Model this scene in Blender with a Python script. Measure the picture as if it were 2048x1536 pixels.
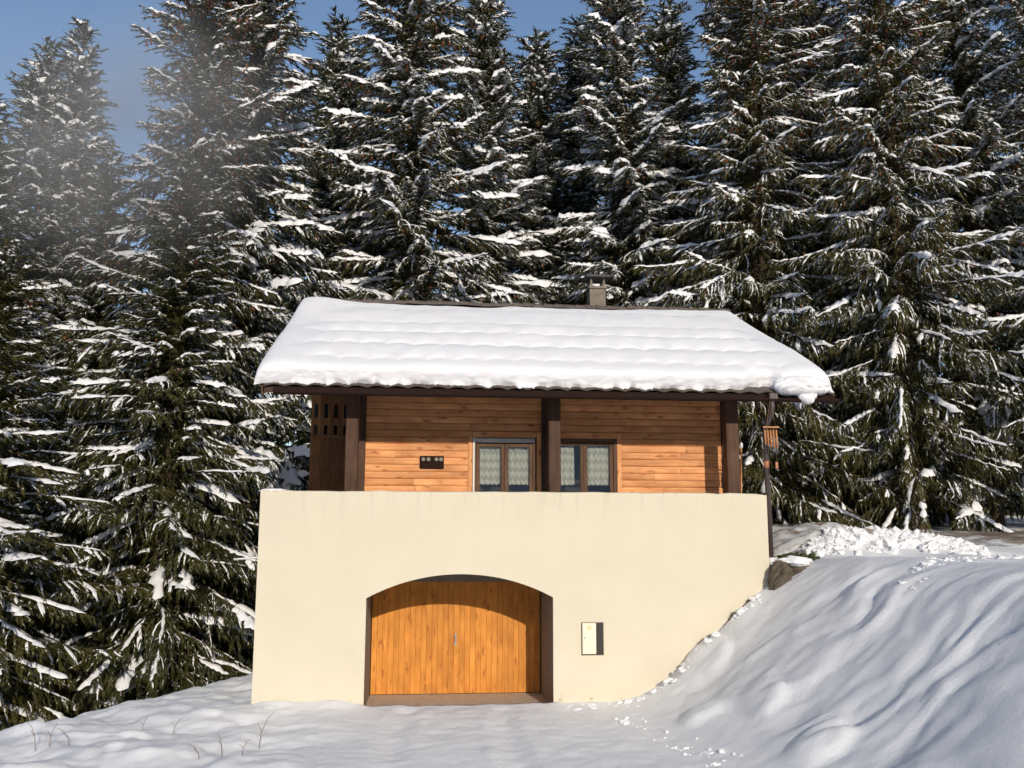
import bpy, bmesh, math
import numpy as np
from mathutils import Vector, Matrix

sc = bpy.context.scene
for o in list(bpy.data.objects):
    bpy.data.objects.remove(o)
R = math.radians

# ------------------------------------------------------------------ camera
cam_d = bpy.data.cameras.new('camera')
cam = bpy.data.objects.new('camera', cam_d)
sc.collection.objects.link(cam)
cam_d.sensor_width = 36.0
cam_d.lens = 36.0 * 1832.0 / 2048.0
cam_d.clip_end = 2000.0
YAW, PITCH, ROLL = R(5.395), R(8.79), R(0.136)
f0 = Vector((math.sin(YAW), math.cos(YAW), 0)); up0 = Vector((0, 0, 1))
rt0 = Vector((math.cos(YAW), -math.sin(YAW), 0))
fw = f0 * math.cos(PITCH) + up0 * math.sin(PITCH)
uu = -f0 * math.sin(PITCH) + up0 * math.cos(PITCH)
r2 = rt0 * math.cos(ROLL) + uu * math.sin(ROLL)
u2 = -rt0 * math.sin(ROLL) + uu * math.cos(ROLL)
m = Matrix((r2, u2, -fw)).transposed().to_4x4()
m.translation = Vector((0, -14, 2.58))
cam.matrix_world = m
sc.camera = cam

# ------------------------------------------------------------------ sky, sun, exposure
SUN_EL, SUN_AZ = R(20.3), R(170.5)
world = bpy.data.worlds.new('World'); sc.world = world
world.use_nodes = True
wn = world.node_tree.nodes; wl = world.node_tree.links
bg = wn['Background']; bg.inputs[1].default_value = 0.14
sky = wn.new('ShaderNodeTexSky'); sky.sky_type = 'NISHITA'; sky.sun_disc = False
sky.sun_elevation = SUN_EL; sky.sun_rotation = SUN_AZ
sky.altitude = 1000; sky.air_density = 1.0; sky.dust_density = 2.6; sky.ozone_density = 1.5
wl.new(sky.outputs[0], bg.inputs[0])
sun_d = bpy.data.lights.new('sun', 'SUN'); sun_d.energy = 3.0; sun_d.angle = R(0.53)
sun_d.color = (1.0, 0.905, 0.77)
sun = bpy.data.objects.new('sun', sun_d); sc.collection.objects.link(sun)
sdir = Vector((math.sin(SUN_AZ) * math.cos(SUN_EL), math.cos(SUN_AZ) * math.cos(SUN_EL), math.sin(SUN_EL)))
sun.rotation_euler = (-sdir).to_track_quat('-Z', 'Y').to_euler()
sun.location = sdir * 60
sc.view_settings.view_transform = 'Standard'
sc.view_settings.look = 'None'
sc.view_settings.exposure = 0.08
sc.view_settings.gamma = 1.0
sc.view_settings.use_curve_mapping = False

sc.cycles.max_bounces = 5
sc.cycles.diffuse_bounces = 3
sc.cycles.glossy_bounces = 2
sc.cycles.transmission_bounces = 3
sc.cycles.transparent_max_bounces = 6
sc.cycles.use_adaptive_sampling = True
sc.cycles.adaptive_threshold = 0.04
sc.cycles.volume_max_steps = 48

POWDER = 0.62
# ------------------------------------------------------------------ helpers
COL = sc.collection
def link(o, parent=None):
    COL.objects.link(o)
    if parent is not None: o.parent = parent
    return o
def tag(o, label=None, cat=None, group=None, kind=None):
    if label: o['label'] = label
    if cat: o['category'] = cat
    if group: o['group'] = group
    if kind: o['kind'] = kind
    return o
def empty(name, loc=(0, 0, 0)):
    o = bpy.data.objects.new(name, None); o.location = loc; o.empty_display_size = 0.2
    return link(o)
def mesh_np(name, V, faces, mats, mat_idx=None, smooth=False):
    """V (n,3); faces: list of int arrays (k,3) or (k,4)"""
    me = bpy.data.meshes.new(name)
    V = np.asarray(V, np.float32)
    me.vertices.add(len(V)); me.vertices.foreach_set('co', V.ravel())
    li = np.concatenate([f.ravel() for f in faces]).astype(np.int32)
    sizes = np.concatenate([np.full(len(f), f.shape[1], np.int32) for f in faces])
    starts = np.concatenate([[0], np.cumsum(sizes)[:-1]]).astype(np.int32)
    me.loops.add(len(li)); me.loops.foreach_set('vertex_index', li)
    me.polygons.add(len(sizes))
    me.polygons.foreach_set('loop_start', starts)
    if mat_idx is not None:
        me.polygons.foreach_set('material_index', np.concatenate(mat_idx).astype(np.int32))
    me.polygons.foreach_set('use_smooth', np.full(len(sizes), smooth))
    me.update(calc_edges=True)
    me.validate()
    for mt in (mats if isinstance(mats, (list, tuple)) else [mats]): me.materials.append(mt)
    return me
def obj_me(name, me, parent=None, loc=None):
    o = bpy.data.objects.new(name, me)
    if loc is not None: o.location = loc
    return link(o, parent)
def bm_obj(name, bm, mat, parent=None, smooth=False, loc=None):
    bmesh.ops.recalc_face_normals(bm, faces=bm.faces)
    me = bpy.data.meshes.new(name); bm.to_mesh(me); bm.free()
    for mt in (mat if isinstance(mat, (list, tuple)) else [mat]): me.materials.append(mt)
    if smooth: me.polygons.foreach_set('use_smooth', [True] * len(me.polygons))
    return obj_me(name, me, parent, loc)
def add_box(bm, x0, x1, y0, y1, z0, z1, bev=0.0, seg=1):
    r = bmesh.ops.create_cube(bm, size=1.0)
    vs = r['verts']
    for v in vs:
        v.co = Vector(((x0 + x1) / 2 + v.co.x * (x1 - x0), (y0 + y1) / 2 + v.co.y * (y1 - y0), (z0 + z1) / 2 + v.co.z * (z1 - z0)))
    if bev > 0:
        es = list({e for v in vs for e in v.link_edges})
        bmesh.ops.bevel(bm, geom=es, offset=bev, segments=seg, affect='EDGES', profile=0.6)
def box(name, x0, x1, y0, y1, z0, z1, mat, parent=None, bev=0.0, seg=1):
    bm = bmesh.new(); add_box(bm, x0, x1, y0, y1, z0, z1, bev, seg)
    return bm_obj(name, bm, mat, parent)
def add_tube(bm, pts, rads, n=8, cap=True):
    pts = [Vector(p) for p in pts]
    if not isinstance(rads, (list, tuple)): rads = [rads] * len(pts)
    rings = []
    prev = None
    for i, p in enumerate(pts):
        t = (pts[min(i + 1, len(pts) - 1)] - pts[max(i - 1, 0)]).normalized()
        a = prev if prev is not None else (Vector((1, 0, 0)) if abs(t.x) < .9 else Vector((0, 1, 0)))
        a = (a - t * a.dot(t)).normalized(); prev = a
        b = t.cross(a)
        rings.append([bm.verts.new(p + (a * math.cos(2 * math.pi * k / n) + b * math.sin(2 * math.pi * k / n)) * rads[i]) for k in range(n)])
    for i in range(len(rings) - 1):
        for k in range(n):
            bm.faces.new((rings[i][k], rings[i][(k + 1) % n], rings[i + 1][(k + 1) % n], rings[i + 1][k]))
    if cap:
        bm.faces.new(rings[0][::-1]); bm.faces.new(rings[-1])
def tube(name, pts, rads, mat, parent=None, n=8, smooth=True):
    bm = bmesh.new(); add_tube(bm, pts, rads, n)
    return bm_obj(name, bm, mat, parent, smooth)

# numpy value noise
_tab = np.random.default_rng(11).random((256, 256))
def vn(x, y, seed=0):
    x = np.asarray(x, float) + seed * 17.31; y = np.asarray(y, float) + seed * 9.77
    xi = np.floor(x).astype(int); yi = np.floor(y).astype(int)
    fx = x - xi; fy = y - yi
    fx = fx * fx * fx * (fx * (fx * 6 - 15) + 10); fy = fy * fy * fy * (fy * (fy * 6 - 15) + 10)
    a = _tab[xi & 255, yi & 255]; b = _tab[(xi + 1) & 255, yi & 255]
    c = _tab[xi & 255, (yi + 1) & 255]; d = _tab[(xi + 1) & 255, (yi + 1) & 255]
    return (a * (1 - fx) + b * fx) * (1 - fy) + (c * (1 - fx) + d * fx) * fy - 0.5
def fbm(x, y, o=4, seed=0, g=0.5):
    s = 0; amp = 1.0
    for i in range(o):
        s = s + amp * vn(x * 2 ** i, y * 2 ** i, seed + i); amp *= g
    return s
def sst(a, b, x):
    t = np.clip((x - a) / (b - a), 0, 1); return t * t * (3 - 2 * t)

# ------------------------------------------------------------------ materials
def mat_new(name):
    mt = bpy.data.materials.new(name); mt.use_nodes = True
    nt = mt.node_tree
    return mt, nt.nodes, nt.links, nt.nodes['Principled BSDF']
def ramp(n, stops):
    r = n.new('ShaderNodeValToRGB')
    el = r.color_ramp.elements
    while len(el) < len(stops): el.new(0.5)
    for e, (p, c) in zip(el, stops):
        e.position = p; e.color = (*c, 1)
    return r
def noise(n, l, vec, scale, detail=4, rough=0.5):
    t = n.new('ShaderNodeTexNoise'); t.inputs['Scale'].default_value = scale
    t.inputs['Detail'].default_value = detail; t.inputs['Roughness'].default_value = rough
    if vec is not None: l.new(vec, t.inputs['Vector'])
    return t
def mapping(n, l, vec, scale=(1, 1, 1), rot=(0, 0, 0)):
    mp = n.new('ShaderNodeMapping'); mp.inputs['Scale'].default_value = scale; mp.inputs['Rotation'].default_value = rot
    l.new(vec, mp.inputs['Vector']); return mp.outputs[0]
def mixc(n, l, fac, a, b, mode='MIX'):
    mx = n.new('ShaderNodeMix'); mx.data_type = 'RGBA'; mx.blend_type = mode
    for sock, v in ((mx.inputs[0], fac), (mx.inputs[6], a), (mx.inputs[7], b)):
        if isinstance(v, (int, float)): sock.default_value = v
        elif isinstance(v, tuple): sock.default_value = (*v, 1)
        else: l.new(v, sock)
    return mx.outputs[2]
def bump(n, l, h, strength, dist, normal=None):
    b = n.new('ShaderNodeBump'); b.inputs['Strength'].default_value = strength; b.inputs['Distance'].default_value = dist
    l.new(h, b.inputs['Height'])
    if normal is not None: l.new(normal, b.inputs['Normal'])
    return b.outputs[0]
def pos(n):
    return n.new('ShaderNodeNewGeometry').outputs['Position']
def objvec(n, l, k=37.0):
    """world position shifted by a per-object random"""
    g = pos(n); oi = n.new('ShaderNodeObjectInfo')
    mu = n.new('ShaderNodeMath'); mu.operation = 'MULTIPLY'; mu.inputs[1].default_value = k
    l.new(oi.outputs['Random'], mu.inputs[0])
    cb = n.new('ShaderNodeCombineXYZ')
    for i in range(3): l.new(mu.outputs[0], cb.inputs[i])
    ad = n.new('ShaderNodeVectorMath'); ad.operation = 'ADD'
    l.new(g, ad.inputs[0]); l.new(cb.outputs[0], ad.inputs[1])
    return ad.outputs[0], oi.outputs['Random']

def snow_mat(name, base=(0.86, 0.87, 0.90), dirt=None, fine=1.0):
    mt, n, l, p = mat_new(name)
    g = pos(n)
    nz = noise(n, l, g, 9, 5, 0.6)
    nf = noise(n, l, g, 130, 3, 0.7); nm_ = noise(n, l, g, 34, 4, 0.65)
    col = mixc(n, l, nz.outputs[0], (base[0] * .97, base[1] * .975, base[2] * .98), base)
    if dirt:
        nd = noise(n, l, g, dirt[1], 6, 0.65)
        rd = ramp(n, [(dirt[2], (0, 0, 0)), (dirt[3], (1, 1, 1))]); l.new(nd.outputs[0], rd.inputs[0])
        col = mixc(n, l, rd.outputs[0], col, dirt[0])
    l.new(col, p.inputs['Base Color'])
    p.inputs['Roughness'].default_value = 0.75
    p.inputs['Specular IOR Level'].default_value = 0.2
    b1 = bump(n, l, nz.outputs[0], 0.25 * fine, 0.03)
    b1 = bump(n, l, nm_.outputs[0], 0.40 * fine, 0.018, b1)
    b2 = bump(n, l, nf.outputs[0], 0.45 * fine, 0.010, b1)
    l.new(b2, p.inputs['Normal'])
    return mt

def wood_mat(name, light, dark, knot, axis, scale=1.0, knots=True, rough=0.6, var=0.25):
    mt, n, l, p = mat_new(name)
    v, rnd = objvec(n, l)
    st = {'x': (1.2, 14, 14), 'z': (14, 14, 1.2)}[axis]
    gv = mapping(n, l, v, tuple(s * scale for s in st))
    wob = noise(n, l, gv, 1.6, 6, 0.6)
    rp = ramp(n, [(0.3, dark), (0.62, light)]); l.new(wob.outputs[0], rp.inputs[0])
    col = rp.outputs[0]
    big = noise(n, l, v, 2.2, 2)
    rb = ramp(n, [(0.3, (0.78, 0.72, 0.66)), (0.7, (1.12, 1.1, 1.05))]); l.new(big.outputs[0], rb.inputs[0])
    col = mixc(n, l, 1.0, col, rb.outputs[0], 'MULTIPLY')
    rr = ramp(n, [(0.0, (1 - var, 1 - var, 1 - var)), (1.0, (1 + var * .5, 1 + var * .5, 1 + var * .5))]); l.new(rnd, rr.inputs[0])
    col = mixc(n, l, 1.0, col, rr.outputs[0], 'MULTIPLY')
    if knots:
        kst = {'x': (4.2, 12, 12), 'z': (12, 12, 4.2)}[axis]
        kv = mapping(n, l, v, tuple(s * scale for s in kst))
        dn = noise(n, l, kv, 1.5, 3)
        dv = n.new('ShaderNodeVectorMath'); dv.operation = 'MULTIPLY_ADD'
        l.new(dn.outputs[1], dv.inputs[0]); dv.inputs[1].default_value = (0.9, 0.9, 0.9); l.new(kv, dv.inputs[2])
        vo = n.new('ShaderNodeTexVoronoi'); vo.inputs['Scale'].default_value = 0.75
        l.new(dv.outputs[0], vo.inputs['Vector'])
        kr = ramp(n, [(0.10, (1, 1, 1)), (0.26, (0, 0, 0))]); l.new(vo.outputs['Distance'], kr.inputs[0])
        col = mixc(n, l, kr.outputs[0], col, knot)
    l.new(col, p.inputs['Base Color'])
    p.inputs['Roughness'].default_value = rough
    p.inputs['Specular IOR Level'].default_value = 0.2
    l.new(bump(n, l, wob.outputs[0], 0.3, 0.004), p.inputs['Normal'])
    return mt

def plain_mat(name, col, rough=0.6, metal=0.0, nscale=20, var=0.15, bmp=0.1, spec=0.4):
    mt, n, l, p = mat_new(name)
    g = pos(n); nz = noise(n, l, g, nscale, 5, 0.6)
    r_ = ramp(n, [(0.25, tuple(c * (1 - var) for c in col)), (0.75, tuple(min(1, c * (1 + var)) for c in col))])
    l.new(nz.outputs[0], r_.inputs[0]); l.new(r_.outputs[0], p.inputs['Base Color'])
    p.inputs['Roughness'].default_value = rough; p.inputs['Metallic'].default_value = metal
    p.inputs['Specular IOR Level'].default_value = spec
    if bmp: l.new(bump(n, l, nz.outputs[0], bmp, 0.01), p.inputs['Normal'])
    return mt

M = {}
M['snow'] = snow_mat('snow', base=(0.86, 0.855, 0.855))
M['roof_snow'] = snow_mat('roof_snow', base=(0.83, 0.825, 0.835), fine=0.3)
M['tree_snow'] = snow_mat('tree_snow', base=(0.86, 0.86, 0.87))
M['siding'] = wood_mat('pine_siding', (0.86, 0.425, 0.185), (0.69, 0.275, 0.095), (0.42, 0.15, 0.05), 'x', var=0.16, rough=0.48)
M['trim'] = wood_mat('pine_trim', (0.74, 0.37, 0.16), (0.60, 0.26, 0.10), (0.25, 0.09, 0.03), 'z')
M['door'] = wood_mat('pine_door', (0.74, 0.32, 0.065), (0.64, 0.25, 0.048), (0.42, 0.14, 0.028), 'z', var=0.12)
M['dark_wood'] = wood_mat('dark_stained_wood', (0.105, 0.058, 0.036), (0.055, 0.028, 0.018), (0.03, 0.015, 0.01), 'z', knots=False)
M['dark_wood_x'] = wood_mat('dark_stained_beam', (0.085, 0.045, 0.028), (0.045, 0.022, 0.014), (0.03, 0.015, 0.01), 'x', knots=False)
M['frame'] = wood_mat('window_frame_wood', (0.15, 0.085, 0.05), (0.09, 0.05, 0.03), (0.05, 0.03, 0.02), 'z', knots=False)
M['screen'] = wood_mat('brown_screen_wood', (0.42, 0.18, 0.06), (0.28, 0.11, 0.04), (0.05, 0.02, 0.01), 'z', knots=False)
M['alu'] = plain_mat('aluminium', (0.42, 0.40, 0.38), 0.4, 0.6)
M['pipe'] = plain_mat('brown_pipe', (0.075, 0.055, 0.05), 0.4, 0.0)
M['gutter'] = plain_mat('brown_gutter', (0.024, 0.013, 0.010), 0.8, spec=0.1)
M['copper'] = plain_mat('copper_sleeve', (0.42, 0.17, 0.09), 0.5)
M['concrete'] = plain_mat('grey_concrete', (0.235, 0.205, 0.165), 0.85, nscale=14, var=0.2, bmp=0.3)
M['floor'] = plain_mat('garage_apron', (0.50, 0.41, 0.31), 0.85, nscale=10, var=0.2, bmp=0.3)
M['chimney'] = plain_mat('chimney_render', (0.20, 0.17, 0.135), 0.9, nscale=8, var=0.25, bmp=0.3)
M['tile'] = plain_mat('brown_roof_tile', (0.105, 0.085, 0.07), 0.8, nscale=9, var=0.35, bmp=0.3)
M['slate'] = plain_mat('dark_slab', (0.07, 0.065, 0.065), 0.8)
M['bamboo'] = plain_mat('bamboo', (0.50, 0.22, 0.08), 0.5, nscale=60, var=0.3)
M['plaque'] = plain_mat('dark_plaque', (0.022, 0.012, 0.008), 0.8, spec=0.1)
M['disc'] = plain_mat('grey_disc', (0.22, 0.21, 0.18), 0.5, nscale=90, var=0.5)
M['box'] = plain_mat('cream_plastic', (0.84, 0.74, 0.57), 0.5, var=0.03, bmp=0)
M['box_mark'] = plain_mat('cream_badge', (0.78, 0.60, 0.34), 0.5, var=0.03, bmp=0)
M['dark'] = plain_mat('dark_interior', (0.05, 0.045, 0.04), 0.9)
M['niche'] = plain_mat('niche_lining', (0.16, 0.13, 0.10), 0.8)
M['plaster'] = plain_mat('room_plaster', (0.45, 0.42, 0.37), 0.9)
M['white'] = plain_mat('white_plastic', (0.75, 0.74, 0.70), 0.5, bmp=0)
M['stem'] = plain_mat('dry_stem', (0.20, 0.12, 0.06), 0.8)
M['moss'] = plain_mat('moss', (0.05, 0.06, 0.02), 0.9, nscale=30, var=0.4)
M['earth'] = plain_mat('brown_earth', (0.16, 0.10, 0.055), 0.95, nscale=30, var=0.4, bmp=0.5)
M['rock'] = plain_mat('boulder_stone', (0.10, 0.08, 0.055), 0.9, nscale=12, var=0.5, bmp=0.8)
M['bark'] = plain_mat('spruce_bark', (0.065, 0.042, 0.026), 0.95, nscale=14, var=0.45, bmp=0.8)
M['cone'] = plain_mat('spruce_cone', (0.27, 0.10, 0.035), 0.8, nscale=40, var=0.3)

def needle_mat(name, a, b, frost=.52):
    mt, n, l, p = mat_new(name)
    tc = n.new('ShaderNodeTexCoord').outputs['Object']
    oi = n.new('ShaderNodeObjectInfo')
    n1 = noise(n, l, tc, 1.4, 3); n2 = noise(n, l, tc, 25, 2)
    mx = n.new('ShaderNodeMath'); mx.operation = 'ADD'; l.new(n1.outputs[0], mx.inputs[0]); l.new(n2.outputs[0], mx.inputs[1])
    r_ = ramp(n, [(0.4, a), (0.65, b)])
    hv = n.new('ShaderNodeMath'); hv.operation = 'MULTIPLY'; hv.inputs[1].default_value = 0.5
    l.new(mx.outputs[0], hv.inputs[0]); l.new(hv.outputs[0], r_.inputs[0])
    rr = ramp(n, [(0, (0.8, 0.85, 0.9)), (1, (1.2, 1.1, 0.95))]); l.new(oi.outputs['Random'], rr.inputs[0])
    col = mixc(n, l, 1.0, r_.outputs[0], rr.outputs[0], 'MULTIPLY')
    # snow dust caught on needles that face up, in patches
    gn = n.new('ShaderNodeNewGeometry'); sxx = n.new('ShaderNodeSeparateXYZ'); l.new(gn.outputs['True Normal'], sxx.inputs[0])
    ab = n.new('ShaderNodeMath'); ab.operation = 'ABSOLUTE'; l.new(sxx.outputs[2], ab.inputs[0])
    upf = n.new('ShaderNodeMapRange'); upf.inputs[1].default_value = .45; upf.inputs[2].default_value = .8; l.new(sxx.outputs[2], upf.inputs[0])
    n3 = noise(n, l, tc, 2.6, 5, .65); pr = n.new('ShaderNodeMapRange'); pr.inputs[1].default_value = frost; pr.inputs[2].default_value = frost + .08; l.new(n3.outputs[0], pr.inputs[0])
    mm_ = n.new('ShaderNodeMath'); mm_.operation = 'MULTIPLY'; l.new(upf.outputs[0], mm_.inputs[0]); l.new(pr.outputs[0], mm_.inputs[1])
    l.new(mixc(n, l, mm_.outputs[0], col, (0.80, 0.80, 0.82)), p.inputs['Base Color'])
    p.inputs['Roughness'].default_value = 0.6; p.inputs['Specular IOR Level'].default_value = 0.25
    return mt
M['needle_frost'] = needle_mat('frosted_spruce_needles', (0.024, 0.029, 0.009), (0.068, 0.067, 0.018), .46)
M['needle_dark'] = needle_mat('less_frosted_spruce_needles', (0.025, 0.029, 0.008), (0.078, 0.074, 0.017), .60)  # same greens as the plain needles, only less snow dust
M['needle'] = needle_mat('spruce_needles', (0.025, 0.029, 0.008), (0.078, 0.074, 0.017))

# stucco wall
mt, n, l, p = mat_new('cream_render')
g = pos(n)
nf = noise(n, l, g, 95, 4, 0.6); nb = noise(n, l, g, 1.1, 5, 0.6)
stv = mapping(n, l, g, (7, 7, 0.7)); ns = noise(n, l, stv, 1.0, 5, 0.65)
rb = ramp(n, [(0.3, (0.655, 0.59, 0.455)), (0.7, (0.695, 0.63, 0.49))]); l.new(nb.outputs[0], rb.inputs[0])
sx = n.new('ShaderNodeSeparateXYZ'); l.new(g, sx.inputs[0])
# dirt: runs below the coping and splash stains along the foot
mr = n.new('ShaderNodeMapRange'); mr.inputs[1].default_value = 2.55; mr.inputs[2].default_value = 3.09; l.new(sx.outputs[2], mr.inputs[0])
mr2 = n.new('ShaderNodeMapRange'); mr2.inputs[1].default_value = 0.16; mr2.inputs[2].default_value = 0.0; l.new(sx.outputs[2], mr2.inputs[0])
r1 = ramp(n, [(0.52, (0, 0, 0)), (0.75, (1, 1, 1))]); l.new(ns.outputs[0], r1.inputs[0])
mm = n.new('ShaderNodeMath'); mm.operation = 'MULTIPLY'; l.new(mr.outputs[0], mm.inputs[0]); l.new(r1.outputs[0], mm.inputs[1])
nfoot = noise(n, l, g, 9, 5, 0.7); r3 = ramp(n, [(0.58, (0, 0, 0)), (0.66, (1, 1, 1))]); l.new(nfoot.outputs[0], r3.inputs[0])
m3 = n.new('ShaderNodeMath'); m3.operation = 'MULTIPLY'; l.new(mr2.outputs[0], m3.inputs[0]); l.new(r3.outputs[0], m3.inputs[1])
m4 = n.new('ShaderNodeMath'); m4.operation = 'MULTIPLY'; m4.inputs[1].default_value = 0.55; l.new(mm.outputs[0], m4.inputs[0])
col = mixc(n, l, m4.outputs[0], rb.outputs[0], (0.46, 0.40, 0.29))
col = mixc(n, l, m3.outputs[0], col, (0.40, 0.30, 0.17))
l.new(col, p.inputs['Base Color']); p.inputs['Roughness'].default_value = 0.9; p.inputs['Specular IOR Level'].default_value = 0.15
b1 = bump(n, l, nb.outputs[0], 0.15, 0.05)
l.new(bump(n, l, nf.outputs[0], 0.35, 0.006, b1), p.inputs['Normal'])
M['stucco'] = mt

# window glass and lace
mt, n, l, p = mat_new('window_glass')
n.remove(p)
tr = n.new('ShaderNodeBsdfTransparent'); tr.inputs[0].default_value = (0.86, 0.88, 0.86, 1)
gl = n.new('ShaderNodeBsdfGlossy'); gl.inputs['Roughness'].default_value = 0.02
fr = n.new('ShaderNodeFresnel'); fr.inputs[0].default_value = 1.6
ad = n.new('ShaderNodeMath'); ad.operation = 'ADD'; ad.inputs[1].default_value = 0.05; l.new(fr.outputs[0], ad.inputs[0])
ms = n.new('ShaderNodeMixShader'); l.new(ad.outputs[0], ms.inputs[0]); l.new(tr.outputs[0], ms.inputs[1]); l.new(gl.outputs[0], ms.inputs[2])
l.new(ms.outputs[0], n['Material Output'].inputs[0])
M['glass'] = mt
mt, n, l, p = mat_new('lace_curtain')
g = pos(n); sx = n.new('ShaderNodeSeparateXYZ'); l.new(g, sx.inputs[0])
def mth(op, a, b=None):
    q = n.new('ShaderNodeMath'); q.operation = op
    for i, v in enumerate((a, b)):
        if v is None: continue
        if isinstance(v, (int, float)): q.inputs[i].default_value = v
        else: l.new(v, q.inputs[i])
    return q.outputs[0]
wx = mth('SINE', mth('MULTIPLY', sx.outputs[0], 2 * math.pi / 0.075))
wz = mth('SINE', mth('MULTIPLY', mth('ADD', sx.outputs[2], mth('MULTIPLY', wx, 0.02)), 2 * math.pi / 0.145))
fx = mth('SINE', mth('MULTIPLY', sx.outputs[0], 2 * math.pi / 0.025))
fz = mth('SINE', mth('MULTIPLY', sx.outputs[2], 2 * math.pi / 0.03))
hole = mth('GREATER_THAN', mth('ADD', mth('MULTIPLY', fx, fz), mth('MULTIPLY', wz, 0.9)), 0.25)
tb = n.new('ShaderNodeBsdfTransparent'); df = n.new('ShaderNodeBsdfDiffuse'); df.inputs[0].default_value = (0.80, 0.77, 0.72, 1)
ms = n.new('ShaderNodeMixShader'); l.new(mth('MULTIPLY', hole, 0.38), ms.inputs[0]); l.new(df.outputs[0], ms.inputs[1]); l.new(tb.outputs[0], ms.inputs[2])
n.remove(p); l.new(ms.outputs[0], n['Material Output'].inputs[0])
M['lace'] = mt

# road slush
mt, n, l, p = mat_new('slush_road')
g = pos(n); a_ = noise(n, l, g, 1.1, 6, 0.65)
r_ = ramp(n, [(0.40, (0.17, 0.13, 0.09)), (0.52, (0.33, 0.28, 0.23)), (0.62, (0.74, 0.74, 0.76))]); l.new(a_.outputs[0], r_.inputs[0])
l.new(r_.outputs[0], p.inputs['Base Color']); p.inputs['Roughness'].default_value = 0.8
a2 = noise(n, l, g, 14, 5, 0.7); l.new(bump(n, l, a2.outputs[0], 0.7, 0.06), p.inputs['Normal'])
M['road'] = mt

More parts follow.
